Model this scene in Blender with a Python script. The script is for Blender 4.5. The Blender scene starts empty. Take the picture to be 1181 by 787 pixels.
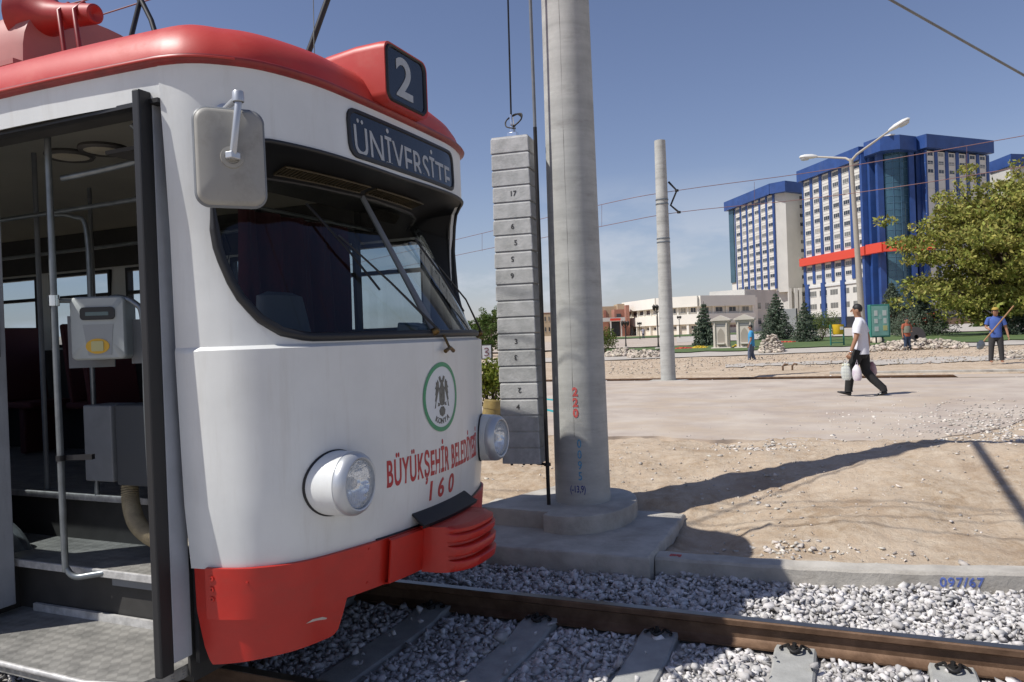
import bpy, bmesh, math, random
import numpy as np
from mathutils import Vector, Matrix, Euler
random.seed(7); rng = np.random.default_rng(7)
scene = bpy.context.scene
C = scene.collection
R = math.radians
# ------------------------------------------------------------------ camera, sky, sun, exposure
F = 890.0; YAW = R(113.5); PITCH = R(-.35); ROLL = .037; ZC = 1.67
cf = Vector((math.cos(YAW)*math.cos(PITCH), math.sin(YAW)*math.cos(PITCH), math.sin(PITCH)))
_r = cf.cross(Vector((0, 0, 1))).normalized(); _u = _r.cross(cf)
cr = _r*math.cos(ROLL) - _u*math.sin(ROLL); cu = _r*math.sin(ROLL) + _u*math.cos(ROLL)
cam = bpy.data.cameras.new('camera'); cam_o = bpy.data.objects.new('camera', cam); C.objects.link(cam_o)
cam.sensor_width = 36; cam.lens = F/1181*36; cam.clip_start = .05; cam.clip_end = 9000
M = Matrix((cr, cu, -cf)).transposed().to_4x4(); M.translation = (0, 0, ZC)
cam_o.matrix_world = M
scene.camera = cam_o
SUN_DIR = 42; SUN_EL = 53.5          # shadows run towards this angle from +X
world = bpy.data.worlds.new('World'); scene.world = world; world.use_nodes = True
wn = world.node_tree.nodes; wl = world.node_tree.links
for n in list(wn): wn.remove(n)
wo = wn.new('ShaderNodeOutputWorld'); bg = wn.new('ShaderNodeBackground'); wl.new(bg.outputs[0], wo.inputs[0])
sky = wn.new('ShaderNodeTexSky'); sky.sky_type = 'NISHITA'; sky.sun_disc = False
sky.sun_elevation = R(SUN_EL); sky.sun_rotation = R(90-(SUN_DIR+180)); sky.altitude = 1000
sky.air_density = 1.15; sky.dust_density = .9; sky.ozone_density = 2.2
tc = wn.new('ShaderNodeTexCoord'); sx = wn.new('ShaderNodeSeparateXYZ'); wl.new(tc.outputs['Generated'], sx.inputs[0])
mp = wn.new('ShaderNodeMapping'); mp.inputs['Scale'].default_value = (1, 1, 2.6); wl.new(tc.outputs['Generated'], mp.inputs[0])
cn = wn.new('ShaderNodeTexNoise'); cn.inputs['Scale'].default_value = 5.5; cn.inputs['Detail'].default_value = 9; cn.inputs['Roughness'].default_value = .58
wl.new(mp.outputs[0], cn.inputs['Vector'])
cr1 = wn.new('ShaderNodeMapRange'); cr1.inputs[1].default_value = .50; cr1.inputs[2].default_value = .66; wl.new(cn.outputs[0], cr1.inputs[0])
hz = wn.new('ShaderNodeMapRange'); hz.inputs[1].default_value = .20; hz.inputs[2].default_value = .05; wl.new(sx.outputs[2], hz.inputs[0])
cm = wn.new('ShaderNodeMath'); cm.operation = 'MULTIPLY'; wl.new(cr1.outputs[0], cm.inputs[0]); wl.new(hz.outputs[0], cm.inputs[1])
cm2 = wn.new('ShaderNodeMath'); cm2.operation = 'MULTIPLY'; cm2.inputs[1].default_value = .62; wl.new(cm.outputs[0], cm2.inputs[0])
hsv = wn.new('ShaderNodeHueSaturation'); hsv.inputs['Saturation'].default_value = 1.0; tnt = wn.new('ShaderNodeMix'); tnt.data_type = 'RGBA'; tnt.blend_type = 'MULTIPLY'; tnt.inputs[0].default_value = 1; wl.new(sky.outputs[0], tnt.inputs[6]); tnt.inputs[7].default_value = (1.14, 1.0, 1.07, 1); wl.new(tnt.outputs[2], hsv.inputs['Color'])
mx = wn.new('ShaderNodeMix'); mx.data_type = 'RGBA'; wl.new(cm2.outputs[0], mx.inputs[0]); wl.new(hsv.outputs[0], mx.inputs[6]); mx.inputs[7].default_value = (8.2, 8.6, 9.4, 1)
cr1.inputs[1].default_value = .47; cr1.inputs[2].default_value = .60; cm2.inputs[1].default_value = .8
hh = wn.new('ShaderNodeMapRange'); hh.inputs[1].default_value = .22; hh.inputs[2].default_value = -.02; hh.inputs[4].default_value = .5; wl.new(sx.outputs[2], hh.inputs[0])
mh_ = wn.new('ShaderNodeMix'); mh_.data_type = 'RGBA'; wl.new(hh.outputs[0], mh_.inputs[0]); wl.new(hsv.outputs[0], mh_.inputs[6]); mh_.inputs[7].default_value = (3.9, 4.9, 6.3, 1); wl.new(mh_.outputs[2], mx.inputs[6]); mx.inputs[7].default_value = (6.6, 7.0, 7.8, 1)
wl.new(mx.outputs[2], bg.inputs[0]); bg.inputs[1].default_value = .076
sl = bpy.data.lights.new('sun', 'SUN'); sl.energy = 4.1; sl.angle = R(.5); sl.color = (1, .965, .91)
so = bpy.data.objects.new('sun', sl); C.objects.link(so)
_d = Vector((math.cos(R(SUN_DIR))*math.cos(R(SUN_EL)), math.sin(R(SUN_DIR))*math.cos(R(SUN_EL)), -math.sin(R(SUN_EL))))
so.rotation_euler = _d.to_track_quat('-Z', 'Y').to_euler()
vs = scene.view_settings; vs.view_transform = 'Standard'; vs.look = 'None'; vs.exposure = 0.30; vs.gamma = 1; vs.use_curve_mapping = False
scene.render.engine = 'CYCLES'; scene.cycles.max_bounces = 8; scene.cycles.transparent_max_bounces = 12

# ------------------------------------------------------------------ helpers
def ray(px, py): return cf + cr*((px-590.5)/F) - cu*((py-393.5)/F)
def W(px, py, D): v = ray(px, py); return Vector((0, 0, ZC)) + v*D
KX = [-1.5, -1.36, -1.31, -.7, -.18, .4, .93, 2, 4, 8, 20]; KY = [5.5, 5.5, 5.56, 5.58, 5.625, 5.715, 5.85, 6.16, 6.84, 8.3, 12]
def hgt(x, y):
    yk = float(np.interp(x, KX, KY))
    if y < yk: return -.21
    if x < -1.36 and y < 6.9: return -.17 if y < 6.2 else -.17+.22*min(1, (y-6.2)/.5)
    if x > 20 and y < 20: return .2
    d = math.hypot(x, y)
    s = min(1, max(0, (y-5.5)/3.3)); s = s*s*(3-2*s)
    z = .015 + .255*s
    if 5.2 <= y < 11:
        k = min(1, max(0, y-yk)/.6)*min(1, max(0, (11-y)/1.2))
        z += k*.17*math.exp(-((x-1.6)**2/3.5+(y-8.6)**2/1.4))
        z += k*.06*math.exp(-((x-.2)**2/.5+(y-6.8)**2/.5))
        z -= k*.14*math.exp(-((x+1.1)**2/.13+(y-6.35)**2/.5))
        z += k*(.022*math.sin(3.1*x+1.3*y)*math.sin(2.3*y-1.1*x) + .012*math.sin(7.3*x+2)*math.sin(6.1*y+x))
    if y > 40: z += .002*(d-40)
    return z
def GP(px, D):
    v = ray(px, 380); return Vector((v.x*D, v.y*D, hgt(v.x*D, v.y*D)))

def mat(name, col, rough=.6, metal=0, var=0, vscale=8, bump=0, bscale=60, col2=None, detail=6, coat=0, island=0, spec=None, trans=0):
    m = bpy.data.materials.new(name); m.use_nodes = True
    nt = m.node_tree; n = nt.nodes; l = nt.links; p = n['Principled BSDF']
    p.inputs['Base Color'].default_value = (*col, 1); p.inputs['Roughness'].default_value = rough; p.inputs['Metallic'].default_value = metal
    if coat: p.inputs['Coat Weight'].default_value = coat; p.inputs['Coat Roughness'].default_value = .12
    if spec is not None: p.inputs['Specular IOR Level'].default_value = spec
    if trans: p.inputs['Transmission Weight'].default_value = trans
    t = n.new('ShaderNodeTexCoord')
    last = None
    if var or col2:
        nz = n.new('ShaderNodeTexNoise'); nz.inputs['Scale'].default_value = vscale; nz.inputs['Detail'].default_value = detail; nz.inputs['Roughness'].default_value = .6
        l.new(t.outputs['Object'], nz.inputs['Vector'])
        r = n.new('ShaderNodeMapRange'); r.inputs[1].default_value = .36; r.inputs[2].default_value = .64; l.new(nz.outputs[0], r.inputs[0])
        mixn = n.new('ShaderNodeMix'); mixn.data_type = 'RGBA'; l.new(r.outputs[0], mixn.inputs[0])
        c2 = col2 or tuple(min(1, c*(1+var)) for c in col); c1 = col if col2 else tuple(c*(1-var) for c in col)
        mixn.inputs[6].default_value = (*c1, 1); mixn.inputs[7].default_value = (*c2, 1)
        last = mixn.outputs[2]
        rr = n.new('ShaderNodeMapRange'); rr.inputs[3].default_value = rough*.85; rr.inputs[4].default_value = min(1, rough*1.15); l.new(nz.outputs[0], rr.inputs[0]); l.new(rr.outputs[0], p.inputs['Roughness'])
    if island:
        g = n.new('ShaderNodeNewGeometry'); hs = n.new('ShaderNodeHueSaturation')
        mr = n.new('ShaderNodeMapRange'); mr.inputs[3].default_value = 1-island; mr.inputs[4].default_value = 1+island; l.new(g.outputs['Random Per Island'], mr.inputs[0]); l.new(mr.outputs[0], hs.inputs['Value'])
        mh = n.new('ShaderNodeMath'); mh.operation = 'MULTIPLY_ADD'; mh.inputs[1].default_value = .07*min(1, island*2); mh.inputs[2].default_value = .5-.035*min(1, island*2)
        fr = n.new('ShaderNodeMath'); fr.operation = 'FRACT'; m7 = n.new('ShaderNodeMath'); m7.operation = 'MULTIPLY'; m7.inputs[1].default_value = 7.31
        l.new(g.outputs['Random Per Island'], m7.inputs[0]); l.new(m7.outputs[0], fr.inputs[0]); l.new(fr.outputs[0], mh.inputs[0]); l.new(mh.outputs[0], hs.inputs['Hue'])
        if last: l.new(last, hs.inputs['Color'])
        else: hs.inputs['Color'].default_value = (*col, 1)
        last = hs.outputs[0]
    if last: l.new(last, p.inputs['Base Color'])
    if bump:
        b = n.new('ShaderNodeTexNoise'); b.inputs['Scale'].default_value = bscale; b.inputs['Detail'].default_value = 8; b.inputs['Roughness'].default_value = .65; l.new(t.outputs['Object'], b.inputs['Vector'])
        bn = n.new('ShaderNodeBump'); bn.inputs['Strength'].default_value = bump; bn.inputs['Distance'].default_value = .01; l.new(b.outputs[0], bn.inputs['Height']); l.new(bn.outputs[0], p.inputs['Normal'])
    return m

class MB:
    def __init__(s): s.v = []; s.f = []
    def add(s, vs, fs):
        o = len(s.v); s.v += [Vector(v) for v in vs]; s.f += [tuple(i+o for i in f) for f in fs]; return s
    def box(s, c, d, rot=None):
        hx, hy, hz_ = d[0]/2, d[1]/2, d[2]/2
        vs = [Vector((x, y, z)) for x in (-hx, hx) for y in (-hy, hy) for z in (-hz_, hz_)]
        if rot is not None:
            m = Euler(rot).to_matrix() if not isinstance(rot, Matrix) else rot
            vs = [m @ v for v in vs]
        return s.add([v+Vector(c) for v in vs], [(0, 1, 3, 2), (4, 6, 7, 5), (0, 4, 5, 1), (2, 3, 7, 6), (0, 2, 6, 4), (1, 5, 7, 3)])
    def bx(s, x0, x1, y0, y1, z0, z1): return s.box(((x0+x1)/2, (y0+y1)/2, (z0+z1)/2), (abs(x1-x0), abs(y1-y0), abs(z1-z0)))
    def tube(s, pts, r, n=10, cap=True):
        pts = [Vector(p) for p in pts]; k = len(pts); rs = r if isinstance(r, (list, tuple)) else [r]*k
        rings = []; up = None
        for i, p in enumerate(pts):
            d = (pts[min(i+1, k-1)]-pts[max(i-1, 0)]).normalized()
            if up is None: up = Vector((0, 0, 1)) if abs(d.z) < .9 else Vector((1, 0, 0))
            a = d.cross(up).normalized(); b = a.cross(d).normalized(); up = b
            rings.append([p+(a*math.cos(t)+b*math.sin(t))*rs[i] for t in [2*math.pi*j/n for j in range(n)]])
        vs = [v for g in rings for v in g]; fs = []
        for i in range(k-1):
            for j in range(n): fs.append((i*n+j, i*n+(j+1) % n, (i+1)*n+(j+1) % n, (i+1)*n+j))
        if cap: fs += [tuple(range(n-1, -1, -1)), tuple((k-1)*n+j for j in range(n))]
        return s.add(vs, fs)
    def lathe(s, prof, c, axis=(0, 0, 1), n=32, cap=False):
        ax = Vector(axis).normalized(); a = ax.orthogonal().normalized(); b = ax.cross(a); c = Vector(c)
        vs = [c+ax*h+(a*math.cos(t)+b*math.sin(t))*r for r, h in prof for t in [2*math.pi*j/n for j in range(n)]]
        fs = [(i*n+j, i*n+(j+1) % n, (i+1)*n+(j+1) % n, (i+1)*n+j) for i in range(len(prof)-1) for j in range(n)]
        if cap: fs += [tuple(range(n-1, -1, -1)), tuple((len(prof)-1)*n+j for j in range(n))]
        return s.add(vs, fs)
    def grid(s, P, closed=False):       # P rows of points
        r = len(P); c = len(P[0]); vs = [p for row in P for p in row]; fs = []
        for i in range(r-1):
            for j in range(c if closed else c-1): fs.append((i*c+j, i*c+(j+1) % c, (i+1)*c+(j+1) % c, (i+1)*c+j))
        return s.add(vs, fs)
    def sheet(s, P, t, nrm=None):        # grid with thickness t along the local normal
        r = len(P); c = len(P[0]); P = [[Vector(p) for p in row] for row in P]; Q = []
        for i in range(r):
            row = []
            for j in range(c):
                du = P[min(i+1, r-1)][j]-P[max(i-1, 0)][j]; dv = P[i][min(j+1, c-1)]-P[i][max(j-1, 0)]
                n = du.cross(dv); n = n.normalized() if n.length > 1e-9 else Vector((0, 0, 1))
                row.append(P[i][j]-n*t)
            Q.append(row)
        o = len(s.v); s.grid(P); o2 = len(s.v); s.grid(Q)
        for i in range(r-1):
            for j in (0, c-1): s.f.append((o+i*c+j, o+(i+1)*c+j, o2+(i+1)*c+j, o2+i*c+j))
        for j in range(c-1):
            for i in (0, r-1): s.f.append((o+i*c+j, o+i*c+j+1, o2+i*c+j+1, o2+i*c+j))
        return s
    def prism(s, poly, h0, h1, fn=lambda u, v, h: (u, v, h)):
        n = len(poly); vs = [Vector(fn(u, v, h0)) for u, v in poly]+[Vector(fn(u, v, h1)) for u, v in poly]
        fs = [tuple(range(n-1, -1, -1)), tuple(range(n, 2*n))]+[(i, (i+1) % n, n+(i+1) % n, n+i) for i in range(n)]
        return s.add(vs, fs)
def rootloc(p):
    v = Vector((0, 0, 0))
    while p is not None: v += Vector(p.location); p = p.parent
    return v
def obj(name, mb, m, parent=None, smooth=None, bevel=0, loc=None, recalc=True, **tags):
    me = bpy.data.meshes.new(name)
    o0 = rootloc(parent)+(Vector(loc) if loc is not None else Vector((0, 0, 0)))
    me.from_pydata([tuple(v-o0) for v in mb.v], [], mb.f); me.update()
    if recalc:
        b = bmesh.new(); b.from_mesh(me); bmesh.ops.recalc_face_normals(b, faces=b.faces); b.to_mesh(me); b.free()
    if m is not None: me.materials.append(m)
    if smooth is not None:
        me.polygons.foreach_set('use_smooth', [True]*len(me.polygons)); me.set_sharp_from_angle(angle=R(smooth))
    o = bpy.data.objects.new(name, me); C.objects.link(o); o.parent = parent
    if loc is not None: o.location = loc
    if bevel:
        b = o.modifiers.new('bevel', 'BEVEL'); b.width = bevel; b.segments = 2; b.limit_method = 'ANGLE'; b.angle_limit = R(40)
    for k, v in tags.items(): o[k] = v
    return o
def thing(name, label, cat, loc=(0, 0, 0), rz=0, group=None):
    o = bpy.data.objects.new(name, None); C.objects.link(o); o.location = loc; o.rotation_euler = (0, 0, rz); o.empty_display_size = .2
    o['label'] = label; o['category'] = cat
    if group: o['group'] = group
    return o
def dup(src, parent=None):
    kids = [k for k in C.objects if k.parent == src]
    c = src.copy(); C.objects.link(c); c.parent = parent
    for k in kids: dup(k, c)
    return c
def text_mb(body, size, fn, ext=.002, bold=0, xs=1.0, clip=None, space=1.0, width=None):
    """text as a mesh mapped through fn(u, v, h)"""
    cu_ = bpy.data.curves.new('t', 'FONT'); cu_.body = body; cu_.size = size; cu_.align_x = 'CENTER'; cu_.extrude = ext/2; cu_.offset = bold; cu_.space_character = space; cu_.resolution_u = 6
    to = bpy.data.objects.new('t', cu_); C.objects.link(to)
    me = bpy.data.meshes.new_from_object(to)
    C.objects.unlink(to); bpy.data.objects.remove(to); bpy.data.curves.remove(cu_)
    b = bmesh.new(); b.from_mesh(me); bpy.data.meshes.remove(me)
    if clip is not None:
        bmesh.ops.bisect_plane(b, geom=b.verts[:]+b.edges[:]+b.faces[:], plane_co=(0, clip[0], 0), plane_no=(clip[1], -1, 0), clear_outer=True)
    b.verts.ensure_lookup_table()
    if width: w_ = max(v.co.x for v in b.verts)-min(v.co.x for v in b.verts); xs = width/w_
    mb = MB(); mb.add([fn(v.co.x*xs, v.co.y, v.co.z+ext/2) for v in b.verts], [tuple(v.index for v in f.verts) for f in b.faces]); b.free()
    return mb
def cr_interp(t, pts):       # catmull-rom through pts at t in [0, len-1]
    n = len(pts)-1; i = min(int(t), n-1); f = t-i
    p0 = pts[max(i-1, 0)]; p1 = pts[i]; p2 = pts[i+1]; p3 = pts[min(i+2, n)]
    return tuple(.5*((2*b)+(-a+c)*f+(2*a-5*b+4*c-d)*f*f+(-a+3*b-3*c+d)*f**3) for a, b, c, d in zip(p0, p1, p2, p3))
def smooth_path(pts, n=8): return [Vector(cr_interp(i/n, pts)) for i in range((len(pts)-1)*n+1)]

# ------------------------------------------------------------------ materials
def brick_mat(name, c1, c2, mortar, scale): 
    m = mat(name, c1, .8); n = m.node_tree.nodes; l = m.node_tree.links; t = n.new('ShaderNodeTexCoord'); b = n.new('ShaderNodeTexBrick')
    b.inputs['Color1'].default_value = (*c1, 1); b.inputs['Color2'].default_value = (*c2, 1); b.inputs['Mortar'].default_value = (*mortar, 1); b.inputs['Scale'].default_value = scale; b.inputs['Mortar Size'].default_value = .012
    l.new(t.outputs['Object'], b.inputs['Vector']); l.new(b.outputs[0], n['Principled BSDF'].inputs['Base Color']); return m
m_white = mat('white_tram_paint', (.655, .665, .645), .34, var=.05, vscale=2.2, coat=.2, bump=.16, bscale=3.5)
m_red = mat('red_tram_paint', (.47, .018, .009), .42, var=.10, vscale=3, coat=.08, bump=.16, bscale=6)
m_roofred = mat('faded_red_roof_paint', (.45, .026, .018), .46, col2=(.50, .055, .04), vscale=2.0, bump=.10, bscale=7)
m_gutter = mat('dark_red_gutter', (.22, .02, .018), .4, var=.2)
m_black = mat('black_rubber', (.012, .012, .013), .5)
m_blackg = mat('gloss_black', (.010, .010, .011), .30); m_cheek = mat('matt_black_visor', (.005, .005, .006), .55)
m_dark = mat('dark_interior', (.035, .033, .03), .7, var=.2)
m_signglass = mat('dark_sign_panel', (.013, .016, .026), .12, var=.1)
m_letter = mat('pale_sign_letters', (.38, .40, .41), .5, var=.06, vscale=20)
m_redletter = mat('red_lettering', (.42, .03, .035), .45, var=.12, vscale=30)
m_blueletter = mat('blue_stencil_paint', (.10, .30, .48), .8, var=.25, vscale=60)
m_redsten = mat('red_stencil_paint', (.55, .10, .09), .8, var=.25, vscale=60)
m_navy = mat('navy_marker', (.04, .05, .22), .8, var=.3, vscale=60)
m_blk_sten = mat('black_stencil_paint', (.05, .05, .05), .85, var=.3, vscale=60)
m_bluesten = mat('blue_brushed_paint', (.10, .15, .42), .8, var=.3, vscale=40)
m_green = mat('green_badge_ring', (.03, .26, .12), .4)
m_badge = mat('badge_white', (.66, .69, .70), .4)
m_eagle = mat('dark_grey_emblem', (.07, .07, .06), .5, col2=(.16, .16, .14), vscale=40)
m_chrome = mat('chrome', (.75, .75, .75), .14, metal=1)
m_silver = mat('silver_bezel', (.50, .52, .54), .38, metal=.55)
m_steel = mat('worn_steel_tube', (.20, .22, .23), .38, metal=.6, var=.15, vscale=12)
m_greymetal = mat('grey_painted_metal', (.16, .17, .18), .45, var=.12, vscale=5)
m_doorgrey = mat('grey_door_panel', (.36, .38, .41), .5, var=.08, vscale=5)
m_alu = mat('aluminium_nosing', (.50, .49, .47), .45, metal=.2, var=.2, vscale=20)
m_mirror_back = mat('taupe_mirror_back', (.30, .29, .26), .5, var=.05, vscale=4)
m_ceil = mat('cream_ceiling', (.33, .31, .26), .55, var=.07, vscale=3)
m_curtain = mat('dark_red_curtain', (.055, .006, .008), .85, var=.25, vscale=9)
m_seat = mat('grey_seat', (.13, .14, .16), .8)
m_valid = mat('light_grey_plastic', (.38, .41, .40), .45, var=.04)
m_yellow = mat('yellow_plastic', (.65, .38, .03), .5)
m_beigehose = mat('beige_corrugated_hose', (.30, .25, .16), .6, var=.2, vscale=20)
m_brass = mat('brass', (.16, .10, .035), .4, metal=.8)
def glass_mat(name, tint, refl=.12, rough=.02):
    m = bpy.data.materials.new(name); m.use_nodes = True; n = m.node_tree.nodes; l = m.node_tree.links
    for q in list(n): n.remove(q)
    o = n.new('ShaderNodeOutputMaterial'); t = n.new('ShaderNodeBsdfTransparent'); t.inputs[0].default_value = (*tint, 1)
    g = n.new('ShaderNodeBsdfGlossy'); g.inputs['Roughness'].default_value = rough; g.inputs['Color'].default_value = (.9, .95, 1, 1)
    lw = n.new('ShaderNodeLayerWeight'); lw.inputs[0].default_value = .5; pw = n.new('ShaderNodeMath'); pw.operation = 'POWER'; pw.inputs[1].default_value = 4.0; l.new(lw.outputs['Facing'], pw.inputs[0]); f = n.new('ShaderNodeMath'); f.operation = 'MULTIPLY_ADD'; f.inputs[1].default_value = .55; f.inputs[2].default_value = .04; l.new(pw.outputs[0], f.inputs[0])
    mx_ = n.new('ShaderNodeMixShader'); l.new(f.outputs[0], mx_.inputs[0]); l.new(t.outputs[0], mx_.inputs[1]); l.new(g.outputs[0], mx_.inputs[2]); l.new(mx_.outputs[0], o.inputs[0])
    return m
m_glass = glass_mat('windscreen_glass', (.58, .63, .63)); m_sideglass = glass_mat('side_window_glass', (.80, .85, .88))
m_lens = mat('headlight_lens', (.62, .66, .68), .08, spec=.8, bump=.5, bscale=45)
# road dust and scuffs on the red paint
def dusty(m, scale, lo, hi, amt, col):
    n = m.node_tree.nodes; l = m.node_tree.links; p = n['Principled BSDF']; t = n.new('ShaderNodeTexCoord'); mp = n.new('ShaderNodeMapping'); mp.inputs['Scale'].default_value = scale; l.new(t.outputs['Object'], mp.inputs[0])
    z = n.new('ShaderNodeTexNoise'); z.inputs['Scale'].default_value = 1; z.inputs['Detail'].default_value = 9; z.inputs['Roughness'].default_value = .72; l.new(mp.outputs[0], z.inputs['Vector']); r = n.new('ShaderNodeMapRange'); r.inputs[1].default_value = lo; r.inputs[2].default_value = hi; r.inputs[4].default_value = amt; l.new(z.outputs[0], r.inputs[0])
    q = n.new('ShaderNodeMix'); q.data_type = 'RGBA'; l.new(r.outputs[0], q.inputs[0]); l.new(p.inputs['Base Color'].links[0].from_socket, q.inputs[6]); q.inputs[7].default_value = (*col, 1); l.new(q.outputs[2], p.inputs['Base Color'])
    q2 = n.new('ShaderNodeMapRange'); q2.inputs[1].default_value = lo; q2.inputs[2].default_value = hi; q2.inputs[3].default_value = p.inputs['Roughness'].default_value; q2.inputs[4].default_value = .75; l.new(z.outputs[0], q2.inputs[0]); l.new(q2.outputs[0], p.inputs['Roughness'])
dusty(m_red, (5, 5, 14), .52, .76, .24, (.20, .10, .07)); dusty(m_roofred, (3, 3, 3), .52, .75, .28, (.42, .16, .12)); dusty(m_mirror_back, (9, 9, 9), .5, .7, .4, (.16, .15, .13)); dusty(m_doorgrey, (7, 7, 1.2), .5, .75, .5, (.12, .12, .12))
# faint streaks on the white paint
_n = m_white.node_tree.nodes; _l = m_white.node_tree.links; _p = _n['Principled BSDF']; _t = _n.new('ShaderNodeTexCoord'); _mp = _n.new('ShaderNodeMapping'); _mp.inputs['Scale'].default_value = (9, 9, .8); _l.new(_t.outputs['Object'], _mp.inputs[0])
_z = _n.new('ShaderNodeTexNoise'); _z.inputs['Scale'].default_value = 1.5; _z.inputs['Detail'].default_value = 7; _z.inputs['Roughness'].default_value = .7; _l.new(_mp.outputs[0], _z.inputs['Vector']); _r2 = _n.new('ShaderNodeMapRange'); _r2.inputs[1].default_value = .52; _r2.inputs[2].default_value = .78; _r2.inputs[4].default_value = .42; _l.new(_z.outputs[0], _r2.inputs[0])
_m = _n.new('ShaderNodeMix'); _m.data_type = 'RGBA'; _l.new(_r2.outputs[0], _m.inputs[0]); _l.new(_p.inputs['Base Color'].links[0].from_socket, _m.inputs[6]); _m.inputs[7].default_value = (.50, .48, .43, 1); _l.new(_m.outputs[2], _p.inputs['Base Color'])
# chequer plate
m_plate = mat('worn_tread_plate', (.20, .195, .18), .55, metal=.1, col2=(.31, .30, .275), vscale=9)
_n = m_plate.node_tree.nodes; _l = m_plate.node_tree.links; _t = _n.new('ShaderNodeTexCoord'); _mp = _n.new('ShaderNodeMapping'); _mp.inputs['Rotation'].default_value = (0, 0, R(45)); _mp.inputs['Scale'].default_value = (22, 22, 22)
_c = _n.new('ShaderNodeTexChecker'); _c.inputs['Scale'].default_value = 1; _w = _n.new('ShaderNodeTexWave'); _w.inputs['Scale'].default_value = 2.2; _w.bands_direction = 'DIAGONAL'
_l.new(_t.outputs['Object'], _mp.inputs[0]); _l.new(_mp.outputs[0], _c.inputs[0]); _l.new(_mp.outputs[0], _w.inputs[0])
_mm = _n.new('ShaderNodeMath'); _mm.operation = 'MULTIPLY'; _l.new(_c.outputs['Fac'], _mm.inputs[0]); _l.new(_w.outputs['Fac'], _mm.inputs[1])
_b = _n.new('ShaderNodeBump'); _b.inputs['Strength'].default_value = .8; _b.inputs['Distance'].default_value = .004; _l.new(_mm.outputs[0], _b.inputs['Height']); _l.new(_b.outputs[0], _n['Principled BSDF'].inputs['Normal'])
m_conc = mat('weathered_concrete', (.35, .325, .285), .85, col2=(.49, .46, .405), vscale=4, bump=.5, bscale=40)
m_pole = mat('spun_concrete', (.37, .37, .345), .75, col2=(.45, .45, .42), vscale=3, bump=.18, bscale=30)
_n = m_pole.node_tree.nodes
m_block = mat('cast_concrete_block', (.36, .365, .35), .8, col2=(.49, .49, .475), vscale=9, bump=.35, bscale=50)
m_sleeper = mat('concrete_sleeper', (.28, .28, .265), .85, col2=(.37, .37, .35), vscale=7, bump=.3, bscale=60)
m_rail = mat('rusty_rail', (.10, .055, .03), .6, metal=.4, col2=(.19, .115, .07), vscale=7, bump=.2, bscale=50)
m_railtop = mat('polished_rail_head', (.20, .19, .18), .3, metal=.9, var=.15, vscale=6)
m_clip = mat('dark_spring_steel', (.03, .028, .026), .5, metal=.5, var=.2)
m_stone = mat('white_ballast_stone', (.52, .50, .485), .85, var=.10, vscale=20, island=.36, bump=.3, bscale=90)
m_rock = mat('pale_rubble', (.44, .38, .31), .9, var=.15, vscale=3, island=.25, bump=.3, bscale=8)
m_lawn = mat('mown_grass', (.055, .10, .025), .9, col2=(.10, .14, .04), vscale=1.2)
m_pink = mat('dusty_pink_paving', (.37, .305, .255), .9, col2=(.49, .425, .355), vscale=1.1, bump=.25, bscale=50, detail=10)
m_pave = mat('pale_paving', (.46, .42, .37), .9, col2=(.40, .36, .31), vscale=.7)
dusty(m_pink, (.5, .9, .5), .48, .62, .55, (.46, .36, .25)); dusty(m_pole, (3, 3, 9), .52, .70, .42, (.20, .19, .17)); dusty(m_block, (6, 6, 6), .52, .68, .4, (.17, .17, .16)); dusty(m_conc, (3, 3, 3), .50, .66, .35, (.20, .17, .13))
m_asph = mat('far_asphalt', (.22, .21, .20), .9, var=.1, vscale=.5)
# ------------------------------------------------------------------ ground
def ground_mat():
    m = bpy.data.materials.new('soil'); m.use_nodes = True; n = m.node_tree.nodes; l = m.node_tree.links; p = n['Principled BSDF']; p.inputs['Roughness'].default_value = .95; p.inputs['Specular IOR Level'].default_value = .15
    t = n.new('ShaderNodeTexCoord')
    def noise(s, d=8, r=.6):
        a = n.new('ShaderNodeTexNoise'); a.inputs['Scale'].default_value = s; a.inputs['Detail'].default_value = d; a.inputs['Roughness'].default_value = r; l.new(t.outputs['Object'], a.inputs['Vector']); return a.outputs[0]
    def rng_(o, a, b, c=0, d=1):
        r = n.new('ShaderNodeMapRange'); r.inputs[1].default_value = a; r.inputs[2].default_value = b; r.inputs[3].default_value = c; r.inputs[4].default_value = d; l.new(o, r.inputs[0]); return r.outputs[0]
    def mix(f, a, b):
        x = n.new('ShaderNodeMix'); x.data_type = 'RGBA'; l.new(f, x.inputs[0])
        for k, v in ((6, a), (7, b)):
            if isinstance(v, tuple): x.inputs[k].default_value = (*v, 1)
            else: l.new(v, x.inputs[k])
        return x.outputs[2]
    c = mix(rng_(noise(1.3), .35, .65), (.365, .268, .178), (.50, .395, .29))
    c = mix(rng_(noise(9, 10, .7), .40, .72), c, (.57, .48, .37)); c = mix(rng_(noise(.9, 6, .6), .56, .70, 0, .55), c, (.27, .175, .105))
    vo = n.new('ShaderNodeTexVoronoi'); vo.inputs['Scale'].default_value = 55; l.new(t.outputs['Object'], vo.inputs['Vector'])
    c = mix(rng_(vo.outputs['Distance'], .30, .05, 0, .35), c, (.52, .47, .40))
    l.new(c, p.inputs['Base Color'])
    b1 = n.new('ShaderNodeBump'); b1.inputs['Strength'].default_value = .8; b1.inputs['Distance'].default_value = .04; l.new(noise(14, 12, .72), b1.inputs['Height'])
    b2 = n.new('ShaderNodeBump'); b2.inputs['Strength'].default_value = .6; b2.inputs['Distance'].default_value = .006; l.new(noise(110, 6, .7), b2.inputs['Height']); l.new(b1.outputs[0], b2.inputs['Normal']); l.new(b2.outputs[0], p.inputs['Normal'])
    return m
m_soil = ground_mat()
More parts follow.
